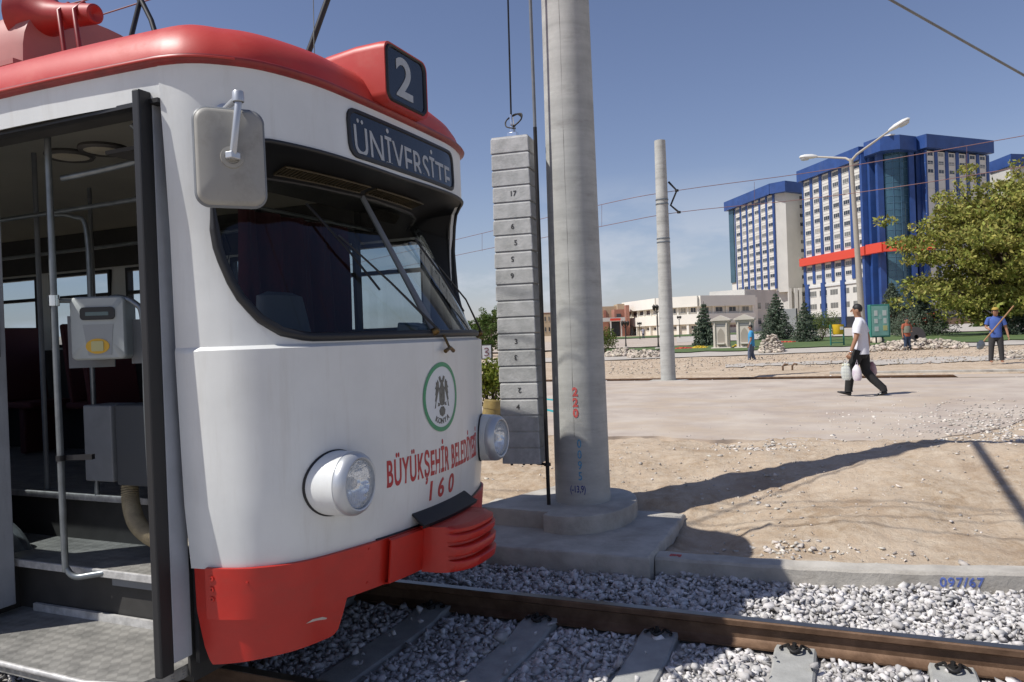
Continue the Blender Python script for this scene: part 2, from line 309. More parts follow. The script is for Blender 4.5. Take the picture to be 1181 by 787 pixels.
def np_obj(name, V, Fc, m, n=4, smooth=False, parent=None, **tags):
    me = bpy.data.meshes.new(name); V = np.asarray(V, np.float32); Fc = np.asarray(Fc, np.int32)
    me.vertices.add(len(V)); me.vertices.foreach_set('co', V.ravel()); me.loops.add(Fc.size); me.loops.foreach_set('vertex_index', Fc.ravel())
    me.polygons.add(len(Fc)); me.polygons.foreach_set('loop_start', np.arange(0, Fc.size, n, dtype=np.int32)); me.polygons.foreach_set('loop_total', np.full(len(Fc), n, np.int32))
    if smooth: me.polygons.foreach_set('use_smooth', np.ones(len(Fc), bool))
    me.update(calc_edges=True); me.materials.append(m)
    o = bpy.data.objects.new(name, me); C.objects.link(o); o.parent = parent
    for k, v in tags.items(): o[k] = v
    return o
def hsoil(x, y):
    z = hgt(x, y)
    if 5.4 < y < 10.2: 
        z += .012*math.sin(17*x+3*math.sin(5*y))*math.sin(13*y+2*math.sin(9*x)) + random.uniform(-.006, .006)
    elif 24 < y < 40: z += .012*math.sin(1.7*x+math.sin(y))*math.sin(1.3*y) + random.uniform(-.008, .008)
    if 21.0 < y < 23.4: z -= .14
    return z
# one sheet to the horizon: fine near the kerb, coarse far away
ys = list(np.arange(-30, 5.0, 2.5)) + list(np.arange(5.0, 10.6, .05)) + list(np.arange(10.6, 24, .4)) + list(np.arange(24, 45, .5)) + list(np.arange(45, 120, 5)) + [140, 180, 240, 320, 450, 700, 1100, 1800, 3000]
xs = [-3000, -1500, -800, -400, -200, -100, -60, -40, -30] + list(np.arange(-24, -6, 1.0)) + list(np.arange(-6, -3.5, .25)) + list(np.arange(-3.5, 5.5, .07)) + list(np.arange(5.5, 12, .4)) + list(np.arange(12, 30, 1.5)) + [40, 60, 100, 200, 400, 800, 1500, 3000]
V = []; 
for y in ys:
    for x in xs: V.append((x, y, hsoil(x, y)))
nx = len(xs); Fc = [(i*nx+j, i*nx+j+1, (i+1)*nx+j+1, (i+1)*nx+j) for i in range(len(ys)-1) for j in range(nx-1)]
np_obj('ground', V, Fc, m_soil, smooth=True, kind='structure')

# plaza paving: irregular front edge, a few cm above the soil
def edge_y(x):
    e = 9.85+.10*math.sin(1.7*x)+.06*math.sin(5.1*x+1)+.03*math.sin(13*x)
    if x > .8: e += min(6.5, (x-.8)*1.9)+.25*math.sin(3*x)
    return e
mb = MB(); xs2 = list(np.arange(-30, -4, 1.0))+list(np.arange(-4, 8, .08))+list(np.arange(8, 40, 1.0))
rows = []
for k in range(16):
    row = []
    for x in xs2:
        e = edge_y(x); t = max(0, k-1)/14; y = e+(21.15-e)*t
        z = .30 + (0 if x < .8 else -.012*min(1, (x-.8)/1.0))
        if k == 0: z = .12
        if k == 1: z -= .006
        if x > 1.9 and t > .97: z += 0
        row.append((x, y, z))
    rows.append(row)
mb.grid(rows)
obj('plaza_paving', mb, m_pink, smooth=40, kind='structure')

# kerb beam beside the ballast
kpts = [(-1.325, 5.485), (-.7, 5.50), (-.18, 5.545), (.4, 5.635), (.93, 5.77), (2, 6.08), (4, 6.76), (8, 8.22)]
kp = smooth_path([(a, b, 0) for a, b in kpts], 6)
mb = MB(); rows = []
for i, p in enumerate(kp):
    d = (kp[min(i+1, len(kp)-1)]-kp[max(i-1, 0)]).normalized(); nn = Vector((-d.y, d.x, 0))
    row = []
    for (o_, z) in ((0, -.25), (0, .020), (.012, .038), (.155, .042), (.165, .01), (.165, -.25)):
        row.append(p+nn*o_+Vector((0, 0, z+.003*math.sin(i*1.7))))
    rows.append(row)
mb.grid(rows)
for r_ in (rows[0], rows[-1]): mb.add(r_, [tuple(range(len(r_)))])
kerb = obj('kerb_beam', mb, m_conc, smooth=25)
kerb['label'] = 'low grey concrete kerb beam between the white ballast and the bare soil, marked with blue brushed numbers'; kerb['category'] = 'kerb'
def kerb_face(u, v, h):     # front face near x=.75
    x = .66+u; i = min(range(len(kp)), key=lambda k: abs(kp[k].x-x)); 
    a = kp[i] if kp[i].x <= x or i == 0 else kp[i-1]; b = kp[kp.index(a)+1]; f = (x-a.x)/(b.x-a.x)
    return Vector((x, a.y+(b.y-a.y)*f-h, v))
obj('painted_number', text_mb('097/67', .085, lambda u, v, h: kerb_face(u-.035, v-.052, h), ext=.003, bold=.0015, space=1.1), m_bluesten, kerb, label='blue brushed number 097/67')
mb = text_mb('[28]', .05, lambda u, v, h: Vector((-1.19+u, 5.55+v, .0415+h)), ext=.0025, bold=.003)
obj('stamp', mb, m_redsten, kerb, label='small faded red stamp')

# rails and sleepers: the tram's track
prof = [(-.0625, -.149), (.0625, -.149), (.0625, -.139), (.02, -.125), (.008, -.112), (.007, -.05), (.016, -.042), (.034, -.036), (.0345, -.008), (.030, 0), (-.030, 0), (-.0345, -.008), (-.034, -.036), (-.016, -.042), (-.007, -.05), (-.008, -.112), (-.02, -.125), (-.0625, -.139)]
def make_rail(name, label, y, x0, x1, z=0, grp=None):
    mb = MB(); mb.prism([(a, b) for a, b in prof], x0, x1, lambda u, v, h: Vector((h, y+u, z+v)))
    o = thing(name, label, 'rail', (0, y, z), group=grp)
    obj('rail_profile', mb, m_rail, o, smooth=30)
    mb = MB().bx(x0, x1, y-.0275, y+.0275, z+.0, z+.0022); obj('running_surface', mb, m_railtop, o)
    return o
yc = 3.82
make_rail('rail', 'brown rusty rail with worn shiny head running from under the tram across the ballast', yc+.75, -16, 14)
make_rail('rail', 'nearer rail of the tram track, lying out of sight below the camera', yc-.75, -16, 14)
def stone_variants(n, sub=1):
    out = []
    for k in range(n):
        p = rng.normal(size=(8, 3)); p /= np.linalg.norm(p, axis=1)[:, None]; p *= rng.uniform(.85, 1.25, (8, 1)); p *= rng.uniform(.6, 1.35, 3)
        b = bmesh.new(); [b.verts.new(q) for q in p]; bmesh.ops.convex_hull(b, input=b.verts[:]); 
        bmesh.ops.delete(b, geom=[v for v in b.verts if not v.link_faces], context='VERTS'); bmesh.ops.triangulate(b, faces=b.faces[:]); bmesh.ops.recalc_face_normals(b, faces=b.faces[:])
        b.verts.index_update(); b.verts.ensure_lookup_table(); out.append((np.array([v.co[:] for v in b.verts]), np.array([[v.index for v in f.verts] for f in b.faces]))); b.free()
    return out
def scatter(name, pts, sizes, m, variants, parent=None, flat=.8, **tags):
    N = len(pts); pts = np.asarray(pts); VV = []; FF = []; off = 0
    idx = rng.integers(0, len(variants), N)
    for k, (v, f) in enumerate(variants):
        sel = np.where(idx == k)[0]
        if not len(sel): continue
        q = rng.normal(size=(len(sel), 4)); q /= np.linalg.norm(q, axis=1)[:, None]; w, x, y, z = q.T
        Rm = np.stack([1-2*(y*y+z*z), 2*(x*y-z*w), 2*(x*z+y*w), 2*(x*y+z*w), 1-2*(x*x+z*z), 2*(y*z-x*w), 2*(x*z-y*w), 2*(y*z+x*w), 1-2*(x*x+y*y)], 1).reshape(-1, 3, 3)
        vv = np.einsum('nij,vj->nvi', Rm, v)*np.asarray(sizes)[sel][:, None, None]; vv[:, :, 2] *= flat
        vv += pts[sel][:, None, :]; VV.append(vv.reshape(-1, 3))
        FF.append((f[None]+(np.arange(len(sel))*len(v))[:, None, None]+off).reshape(-1, 3)); off += len(sel)*len(v)
    return np_obj(name, np.concatenate(VV), np.concatenate(FF), m, n=3, parent=parent, **tags)
sv = stone_variants(24)


# anchor the grid on the two sleepers seen beside the tram
slp = [-1.08+.76*k for k in range(-8, 5)]
def in_sleeper(x, y): return 2.45 < y < 5.15 and min(abs(x-s) for s in slp) < .135
pts = []; sz = []
gx0, gx1, gy0, gy1 = -7.0, 3.6, 2.2, 6.3
step = .0265
for gx in np.arange(gx0, gx1, step):
    for gy in np.arange(gy0, gy1, step):
        x = gx+rng.uniform(-.016, .016); y = gy+rng.uniform(-.016, .016)
        ky = 5.2 if x < -.7 else 5.2+.0
        yk = np.interp(x, [p.x for p in kp], [p.y for p in kp])
        if x < -1.3: yk = 5.34 if x > -3.2 else 5.7
        else: yk = yk+.02
        if y > yk-.005: continue
        if x < -3.5 and rng.random() < .35: continue
        if 4.57-.075 < y < 4.57+.075 or 3.07-.075 < y < 3.07+.075: 
            if rng.random() < .93 or abs(y-4.57) < .05 or abs(y-3.07) < .05: continue
        base = -.158
        if y > 4.62: base = -.108+min(1, (y-4.62)/.4)*.022+(.012*max(0, 1-abs(y-yk)/.15))
        if y > 4.62: base += .012*math.sin(5*x)*math.sin(7*y)
        if in_sleeper(x, y) and y < 4.66:
            if rng.random() < .985: continue
            base = -.108
        r = rng.uniform(.013, .034)
        pts.append((x, y, base+rng.uniform(-.02, .012))); sz.append(r)
scatter('ballast_stones', pts, np.array(sz)*rng.choice([.75, 1, 1, 1.2], len(sz)), m_stone, sv, kind='stuff', label='white crushed stone ballast heaped around the rails and sleepers', category='ballast')
mb = MB(); rows = []
for y, z in ((-1.5, -.17), (4.60, -.172), (4.68, -.135), (5.15, -.115), (5.85, -.115), (6.3, -.24)):
    rows.append([(x, y, z) for x in np.arange(-16, 14, .5)])
mb.grid(rows); obj('ballast_bed', mb, mat('ballast_bed', (.30, .29, .275), .95, col2=(.46, .44, .42), vscale=25, bump=1, bscale=60), kind='structure')
# sleepers with clips
def make_sleeper():
    s = thing('sleeper', 'x', 'sleeper', (0, 0, 0), group='concrete sleepers under the tram track')
    mb = MB(); P = []
    for y, z in ((2.52, -.122), (2.9, -.122), (3.2, -.122), (3.35, -.145), (4.3, -.145), (4.42, -.122), (4.7, -.122), (5.12, -.122)):
        P.append([(-.125, y, -.3), (-.11, y, z-.012), (-.098, y, z), (.098, y, z), (.11, y, z-.012), (.125, y, -.3)])
    mb.grid(P); mb.add(P[0], [(0, 1, 2, 3, 4, 5)]); mb.add(P[-1], [(0, 1, 2, 3, 4, 5)])
    obj('sleeper_body', mb, m_sleeper, s, smooth=30)
    for yr in (3.07, 4.57):
        for sg in (-1, 1):
            yy = yr+sg*.105
            mb = MB()
            mb.tube(smooth_path([(-.075, yy, -.105), (-.07, yy-sg*.055, -.118), (-.035, yy-sg*.05, -.10), (-.03, yy+sg*.02, -.09), (0, yy+sg*.045, -.10), (.03, yy+sg*.02, -.09), (.035, yy-sg*.05, -.10), (.07, yy-sg*.055, -.118), (.075, yy, -.105)], 4), .008, 8)
            mb.lathe([(0, .055), (.012, .055), (.014, .035), (.024, .035), (.026, .018), (.03, 0)], (0, yy, -.122), n=6)
            obj('rail_clip', mb, m_clip, s, smooth=40)
    return s
s0 = make_sleeper(); first = True
lab = {}
for x in slp:
    s = s0 if first else dup(s0); first = False
    s.location = (x, 0, 0)
    v = M.inverted() @ Vector((x, 4.5, -.12)); px = 590.5+F*v.x/-v.z
    s['_px'] = px
vis = [o for o in C.objects if o.name.startswith('sleeper') and o.parent is None]
ordn = ['first', 'second', 'third', 'fourth', 'fifth', 'sixth', 'seventh', 'eighth']; ka = kb_ = 0
names = ['dark shaded concrete sleeper nearest the tram bumper', 'shaded concrete sleeper second from the tram bumper, seen longest', 'short shaded concrete sleeper third from the tram bumper', 'sunlit concrete sleeper end with a spring clip, just right of the tram shadow edge', 'sunlit concrete sleeper clip nearest the right edge of the photo']
k = 0
for o in sorted(vis, key=lambda o: o.location.x):
    p = o['_px']; del o['_px']
    if p < 380: o['label'] = 'concrete sleeper under the tram body, out of view, %s from the tail end' % ordn[ka]; ka += 1
    elif k < len(names): o['label'] = names[k]; k += 1
    else: o['label'] = '%s concrete sleeper ahead of the tram beyond the right edge of the photo' % ordn[kb_]; kb_ += 1

# small stones and gravel on the soil
def patch(cx, cy, sx_, sy_, n, r0, r1, angle=0):
    a = rng.normal(size=(n, 2))*(sx_, sy_); c, s_ = math.cos(angle), math.sin(angle); out = []
    for u, v in a:
        x = cx+u*c-v*s_; y = cy+u*s_+v*c
        if y < 5.5 or y < float(np.interp(x, KX, KY))+.1 or (x < -1.3 and y < 7.0): continue
        top = hgt(x, y) if y < edge_y(x) else max(hgt(x, y), .295)
        out.append((x, y, top+.004, rng.uniform(r0, r1)))
    return out
P = []
P += patch(-.9, 9.3, .35, .28, 140, .012, .035); P += patch(-.42, 5.98, .15, .10, 70, .012, .032); P += patch(.1, 5.95, .25, .08, 34, .012, .028)
P += patch(2.1, 10.8, .8, .8, 900, .012, .034, .5); P += patch(2.6, 12.6, 1.3, 1.0, 500, .01, .03, .5); P += patch(1.2, 8.5, 2.0, 1.5, 420, .004, .016); P += patch(-.4, 7.6, 1.1, 1.0, 160, .006, .022)
P += patch(1.6, 12.8, 1.6, 1.6, 350, .008, .026); P += patch(0, 7.5, 2.0, 1.6, 34, .02, .042); P += patch(0, 8, 2.2, 1.6, 700, .003, .009)
P += patch(-2.2, 8.2, .9, .7, 200, .006, .02); P += patch(-1.5, 13.5, 4, 2.5, 160, .006, .016); P += patch(-.8, 7.0, .25, .35, 50, .01, .03)
P = np.array(P)
scatter('loose_stones', P[:, :3], P[:, 3], mat('loose_pale_stone', (.50, .46, .41), .9, var=.2, vscale=9, island=.32), sv, flat=.6, kind='stuff', label='loose white stones and gravel scattered over the bare soil', category='stones')

# far track at the back of the plaza
make_rail('rail', 'distant rusty rail along the far edge of the pinkish plaza paving', 21.55, -30, 3.2, .27)
make_rail('rail', 'second distant rusty rail, just behind the first along the far edge of the plaza', 22.98, -30, 30, .25)
pts = []; sz = []
for _ in range(5200):
    x = rng.uniform(-13, 12); y = rng.uniform(21.2, 25.0)
    if abs(y-21.55) < .06 or abs(y-22.98) < .06: continue
    if x > 2 and y < 22.3: continue
    pts.append((x, y, .12+rng.uniform(-.03, .05)+(.05 if y > 23.3 else 0))); sz.append(rng.uniform(.02, .06))
scatter('far_ballast_stones', pts, sz, m_stone, sv[:5], kind='stuff', label='strip of grey ballast stones along the far track', category='ballast')
mb = MB().bx(-40, 40, 21.2, 23.8, .0, .11); obj('far_trackbed', mb, m_conc, kind='structure')
mb = MB(); mb.grid([[(x, 21.1+dy, z) for x in np.arange(2.4, 30, 1)] for dy, z in ((0, .296), (1.1, .30))]); obj('crossing_paving', mb, m_pink, kind='structure')
mb = MB(); mb.bx(-.5, 30, 23.55, 23.75, .0, .33); kb = obj('kerb_strip', mb, m_conc, bevel=.01); kb['label'] = 'long pale concrete kerb behind the far track'; kb['category'] = 'kerb'
# pale dusty strips, pavement, lawn, far asphalt, forecourt
def strip(name, m, pts_, z=.004, sub=1):
    mb = MB(); mb.add([(x, y, hgt(x, y)+z) for x, y in pts_], [tuple(range(len(pts_)))]); return obj(name, mb, m, kind='structure', recalc=False)
def blob(name, m, px0, px1, D0, D1, z, jag=.15, n=28):
    """patch of ground between two depths, with an uneven edge"""
    rows = []
    for D, s_ in ((D0, 1), ((D0+D1)/2, 0), (D1, -1)):
        row = []
        for i in range(n):
            f = i/(n-1); p = ray(px0+(px1-px0)*f, 380); d = D+jag*(D1-D0)*(random.random()-.5)*abs(s_)
            x, y = p.x*d, p.y*d; row.append((x, y, hgt(x, y)+z))
        rows.append(row)
    mb = MB().grid(rows); return obj(name, mb, m, kind='structure', recalc=False)
blob('dusty_path', m_pave, 990, 1260, 25.4, 29, .024, .3); blob('pale_dust', m_pave, 835, 1000, 27.5, 29.5, .022, .5)
blob('far_pavement', m_pave, 560, 1300, 38.5, 46, .04, .12)
blob('lawn', m_lawn, 775, 1300, 45, 74, .09, .10); blob('lawn', m_lawn, 690, 775, 53, 60, .10, .2)
blob('far_road', m_pink, 560, 800, 62, 125, .12, .03); blob('forecourt', m_pave, 780, 1400, 76, 175, .13, .04)
blob('dry_verge', m_lawn, 680, 880, 128, 165, .18, .1)
# ------------------------------------------------------------------ the tram
LV = [(.20, [(0, -2.20), (.37, -2.23), (.70, -2.31), (.93, -2.40), (1.07, -2.54), (1.125, -2.67), (1.15, -2.81)]),
      (.66, [(0, -2.15), (.37, -2.18), (.70, -2.26), (.94, -2.35), (1.08, -2.49), (1.14, -2.64), (1.165, -2.81)]),
      (.95, [(0, -2.11), (.37, -2.145), (.71, -2.23), (.96, -2.33), (1.105, -2.47), (1.165, -2.63), (1.19, -2.81)]),
      (1.655, [(0, -2.10), (.37, -2.135), (.72, -2.22), (.98, -2.32), (1.13, -2.47), (1.187, -2.63), (1.21, -2.81)]),
      (1.672, [(0, -2.12), (.37, -2.155), (.71, -2.24), (.95, -2.35), (1.10, -2.50), (1.17, -2.65), (1.205, -2.81)]),
      (2.2, [(0, -2.22), (.37, -2.245), (.70, -2.30), (.95, -2.40), (1.10, -2.53), (1.18, -2.66), (1.22, -2.80)]),
      (2.60, [(0, -2.32), (.38, -2.325), (.70, -2.35), (.97, -2.425), (1.12, -2.54), (1.205, -2.66), (1.245, -2.79)]),
      (2.97, [(0, -2.34), (.38, -2.345), (.70, -2.36), (.99, -2.435), (1.15, -2.55), (1.23, -2.66), (1.265, -2.79)])]
def taper(x): return .042*max(0, min(1.15, (x+3.9)/1.1))**2
def plan(s, z):            # s in [-6, 6]; negative = door side
    t = abs(s); zs = [l[0] for l in LV]; z = max(zs[0], min(zs[-1], z))
    i = max(k for k in range(len(zs)) if zs[k] <= z); i = min(i, len(zs)-2); f = (z-zs[i])/(zs[i+1]-zs[i])
    pts = [(a0+(a1-a0)*f, x0+(x1-x0)*f) for (a0, x0), (a1, x1) in zip(LV[i][1], LV[i+1][1])]
    ext = [(-pts[1][0], pts[1][1])]+pts
    a, x = cr_interp(t+1, ext)
    return Vector((x, yc+(a if s > 0 else -a), z))
def nrm(s, z):
    d = plan(s+.05, z)-plan(s-.05, z); n = Vector((d.y, -d.x, 0)).normalized(); return n if s <= 99 else n
def s_of(a, z):            # parameter for a lateral offset a (signed)
    lo, hi = 0, 6; t = abs(a)
    for _ in range(30):
        m_ = (lo+hi)/2
        if abs(plan(m_, z).y-yc) < t: lo = m_
        else: hi = m_
    return math.copysign(lo, a)
def onfront(a, z, h):      # point on the front at lateral a, height z, h proud
    s = s_of(a, z); p = plan(s, z); return p+nrm(s, z)*h
tram = thing('tram', 'white and red tram with its front door open, standing at the left on the track', 'tram', (-2.9, yc, 0))
# windscreen opening: for |s| <= SW
SW = 4.55
def zlow(s):
    t = abs(s)
    if t > SW: return None
    pts = [(0, 1.70), (1, 1.70), (2, 1.70), (2.7, 1.702), (3.2, 1.73), (3.6, 1.79), (4.0, 1.89), (4.3, 2.0), (4.5, 2.12), (4.55, 2.2)] if s < 0 else [(0, 1.70), (3, 1.70), (3.6, 1.71), (4.0, 1.76), (4.3, 1.86), (4.55, 2.0)]
    return float(np.interp(t, [p[0] for p in pts], [p[1] for p in pts]))
def ztop(s):
    t = abs(s); pts = [(0, 2.60), (1, 2.605), (2, 2.61), (3, 2.615), (3.7, 2.60), (4.2, 2.56), (4.45, 2.46), (4.55, 2.3)]
    return float(np.interp(t, [p[0] for p in pts], [p[1] for p in pts]))
S = [-6, -5.75, -5.5, -5.25, -5, -4.8, -4.65, -4.55, -4.5, -4.4, -4.2, -4]+list(np.arange(-3.8, 3.9, .2))+[4, 4.2, 4.4, 4.5, 4.55, 4.65, 4.8, 5, 5.5, 6]
def shell(fz0, fz1, nz, S_, th=.035, rows_z=None):
    P = []
    for k in range(nz+1):
        row = []
        for s in S_:
            z0, z1 = fz0(s), fz1(s); row.append(plan(s, z0+(z1-z0)*k/nz))
        P.append(row)
    return P
body = MB()
Sw = [s for s in S if abs(s) <= SW]
ZR = [.655, .72, .80, .88, .95, 1.05, 1.15, 1.25, 1.35, 1.45, 1.55, 1.64, 1.655, 1.672]
P = [[plan(s, z) for s in S] for z in ZR]; body.sheet(P, -.03)
body.sheet(shell(lambda s: 1.672, zlow, 5, Sw), -.03)
body.sheet(shell(ztop, lambda s: 2.97, 6, Sw), -.03)
for S_ in ([s for s in S if s <= -SW], [s for s in S if s >= SW]): body.sheet(shell(lambda s: 1.672, lambda s: 2.97, 16, S_), -.03)
obj('front_body', body, m_white, tram, smooth=35)
# side walls behind the front: far side with windows, near side with the doorway
BX = -9.6
def sidey(z, sg, x=-9): return yc+sg*(float(np.interp(z, [.2, .66, .95, 1.66, 2.2, 2.6, 2.97], [1.19, 1.205, 1.23, 1.25, 1.26, 1.285, 1.305]))-taper(x))
def sidewall(sg, holes, x0, x1, z0, z1):
    xs_ = sorted({x0, x1, *[q for q in (-3.7, -3.5, -3.3, -3.1, -2.95) if x0 < q < x1], *[h[0] for h in holes], *[h[1] for h in holes]}); zs_ = sorted({z0, z1, .95, 1.3, 1.66, 2.2, 2.6, *[h[2] for h in holes], *[h[3] for h in holes]}); zs_ = [z for z in zs_ if z0 <= z <= z1]
    mb = MB()
    for i in range(len(xs_)-1):
        for j in range(len(zs_)-1):
            cx, cz = (xs_[i]+xs_[i+1])/2, (zs_[j]+zs_[j+1])/2
            if any(h[0] < cx < h[1] and h[2] < cz < h[3] for h in holes): continue
            for o_ in (0, -.04*sg):
                mb.add([(xs_[a], sidey(zs_[b], sg, xs_[a])+o_, zs_[b]) for a, b in ((i, j), (i+1, j), (i+1, j+1), (i, j+1))], [(0, 1, 2, 3)])
    for h in holes:
        for (a, b) in (((h[0], h[2]), (h[1], h[2])), ((h[1], h[2]), (h[1], h[3])), ((h[1], h[3]), (h[0], h[3])), ((h[0], h[3]), (h[0], h[2]))):
            mb.add([(a[0], sidey(a[1], sg), a[1]), (b[0], sidey(b[1], sg), b[1]), (b[0], sidey(b[1], sg)-.04*sg, b[1]), (a[0], sidey(a[1], sg)-.04*sg, a[1])], [(0, 1, 2, 3)])
    return mb
farh = [(-3.62, -2.88, 1.74, 2.42), (-4.75, -4.05, 1.72, 2.42), (-5.98, -5.05, 1.72, 2.42), (-7.0, -6.18, 1.72, 2.42), (-8.2, -7.18, 1.72, 2.42), (-9.4, -8.4, 1.72, 2.42)]
obj('side_wall', sidewall(1, farh, BX, -2.81, .66, 2.97), m_white, tram, recalc=False)
nearh = [(-4.5, -2.87, .5, 2.79), (-6.0, -4.8, 1.5, 2.5), (-7.8, -6.1, 1.5, 2.5), (-9.4, -8.0, 1.5, 2.5)]
w = sidewall(-1, nearh[1:], BX, -4.5, .66, 2.97); w2 = sidewall(-1, [], -4.5, -2.79, 2.79, 2.97); w.add(w2.v, w2.f)
lnp = MB()
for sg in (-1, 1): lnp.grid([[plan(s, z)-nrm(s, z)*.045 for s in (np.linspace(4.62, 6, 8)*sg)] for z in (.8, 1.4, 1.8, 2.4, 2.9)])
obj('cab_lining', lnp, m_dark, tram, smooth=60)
obj('side_wall', w, m_white, tram, recalc=False)
mb = MB().bx(BX-.03, BX, yc-1.2, yc+1.2, .5, 3.0); obj('rear_bulkhead', mb, m_dark, tram)
# windows of the far side: frame, mid bar, pane
for sg, hs in ((1, farh), (-1, nearh[1:])):
    for h in hs:
        mb = MB(); y = lambda z: sidey(z, sg)-.02*sg; t = .03
        mb.bx(h[0], h[0]+t, y(2)-.03, y(2)+.03, h[2], h[3]); mb.bx(h[1]-t, h[1], y(2)-.03, y(2)+.03, h[2], h[3]); mb.bx(h[0], h[1], y(2)-.029, y(2)+.029, h[2], h[2]+t); mb.bx(h[0], h[1], y(2)-.029, y(2)+.029, h[3]-t, h[3]); mb.bx(h[0], h[1], y(2)-.028, y(2)+.028, h[3]-.24, h[3]-.21)
        wf = obj('window_frame', mb, m_black, tram)
        obj('pane', MB().bx(h[0]+.02, h[1]-.02, y(2)-.003, y(2)+.003, h[2]+.02, h[3]-.02), m_sideglass, wf)
# skirt: red band, apron, black gap line
def band(z0, z1, off, S_, th=.02, z0f=None):
    P = []
    for k in range(5):
        row = []
        for s in S_:
            a = z0f(s) if z0f else z0; z = a+(z1-a)*k/4; row.append(plan(s, z)+nrm(s, z)*off)
        P.append(row)
    return MB().sheet(P, -th)
Sb = [s for s in np.arange(-5.9, 5.95, .08)]
bb = obj('bumper_band', band(.43, .665, .022, [s for s in Sb if s > -5.5]), m_red, tram, smooth=35)
mbb = MB()
for z in (.62, .57, .525):
    p = plan(-5.25, z)+nrm(-5.25, z)*.022; mbb.lathe([(.003, .004), (.005, .006), (.012, .006), (.014, 0)], p, nrm(-5.25, z), n=14)
obj('bolt', mbb, m_red, bb, smooth=30)
def apron_z(s):
    t = abs(s); return float(np.interp(t, [1.9, 2.0, 2.08, 2.16, 2.3, 3.4, 5.45, 5.65, 5.9], [.44, .42, .31, .262, .25, .235, .205, .28, .46]))
obj('apron', band(.2, .665, -.008, [s for s in Sb if s <= -1.9], .012, apron_z), m_red, tram, smooth=35)
obj('apron', band(.2, .665, -.008, [s for s in Sb if s >= 1.9], .012, apron_z), m_red, tram, smooth=35)
obj('rubber_strip', MB().tube([plan(s, .667)+nrm(s, .667)*.003 for s in np.arange(-1.5, 5.9, .15)], .007, 8), m_black, tram, smooth=40)
# coupler cover with ribs
mb = MB(); P = []
zz = [(.430, -.02), (.434, .02), (.445, .040), (.485, .050), (.492, .044), (.495, .0), (.512, -.004), (.516, .036), (.525, .044), (.560, .050), (.567, .044), (.570, .0), (.587, -.004), (.591, .036), (.60, .044), (.628, .048), (.634, .04), (.637, .018), (.642, .018), (.646, .034), (.662, .036), (.668, .02), (.672, -.02)]
for z, o_ in zz:
    row = []
    for k in range(33):
        t = -math.pi/2+math.pi*k/32
        rib = o_ if abs(t) < 1.05 else .012
        yy = math.copysign(abs(math.sin(t))**.75, math.sin(t))*(.245+rib*.45); xx = (abs(math.cos(t))**.62)*(.235+rib*.9)
        row.append((-2.13+xx, yc+yy, z))
    P.append(row)
mb.grid(P); mb.add(P[0], [tuple(range(33))]); mb.add(P[-1], [tuple(range(33))])
cc = obj('coupler_cover', mb, m_red, tram, smooth=50)
mb = MB(); P = []
for z, o_ in ((.43, .02), (.44, .06), (.66, .06), (.668, .04)):
    P.append([plan(s, z)+nrm(s, z)*o_ for s in np.arange(-1.35, 1.4, .15)])
mb.sheet(P, -.01); obj('mounting_panel', mb, m_red, cc, smooth=40)
mb = MB(); P = [[plan(s, z)+nrm(s, z)*o_ for s in np.arange(-.75, 1.0, .12)] for z, o_ in ((.672, .085), (.69, .09), (.705, .06), (.74, .012), (.745, 0))]
mb.sheet(P, -.012); obj('rubber_step_pad', mb, m_black, tram, smooth=30)
# hood (black visor) between the body edge and the recessed glass top
GT = {0: (0, -2.585), 1: (.37, -2.61), 2: (.66, -2.655), 3: (.88, -2.75), 4: (1.03, -2.87), 4.55: (1.07, -2.95)}
def gtop(s):
    t = abs(s); ks = sorted(GT); a = np.interp(t, ks, [GT[k][0] for k in ks]); x = np.interp(t, ks, [GT[k][1] for k in ks]); z = np.interp(t, [0, 3, 4, 4.55], [2.52, 2.515, 2.50, 2.47])
    return Vector((x, yc+(a if s > 0 else -a), z))
P = []
for k in range(7):
    f = k/6; row = []
    for s in Sw:
        p = plan(s, ztop(s))-nrm(s, 2.5)*.006; q = gtop(s); r_ = p.lerp(q, f); r_.z += -.035*math.sin(math.pi*f)*0+.02*math.sin(math.pi*f); row.append(r_)
    P.append(row)
hood = obj('windscreen_visor', MB().sheet(P, .015), m_cheek, tram, smooth=40)
# grille slats in the visor
for s0, s1 in ((-2.2, -.2), (-.05, 1.7)):
    mb = MB()
    for s in np.arange(s0, s1, .085):
        a = plan(s, ztop(s)).lerp(gtop(s), .58); b = plan(s, ztop(s)).lerp(gtop(s), .84); a.z += -.002; b.z += .0
        mb.tube([a, b], .0055, 5)
    for f in (.57, .85):
        mb.tube([plan(s, ztop(s)).lerp(gtop(s), f)+Vector((0, 0, -.002)) for s in np.linspace(s0, s1, 10)], .006, 5)
    obj('vent_grille', mb, mat('grille_metal', (.055, .042, .022), .5, metal=.3, var=.3), hood)
# black edge trim round the opening
edge = [plan(s, ztop(s))+nrm(s, 2.5)*.002 for s in Sw]
low = [plan(s, zlow(s))+nrm(s, 1.8)*.004 for s in Sw]
mb = MB(); mb.tube(edge, .012, 8); mb.tube(low, .022, 8)
for k in (0, -1): mb.tube([low[k], (low[k]+edge[k])/2, edge[k]], [.022, .016, .012], 8)
obj('window_seal', mb, m_black, tram, smooth=60)
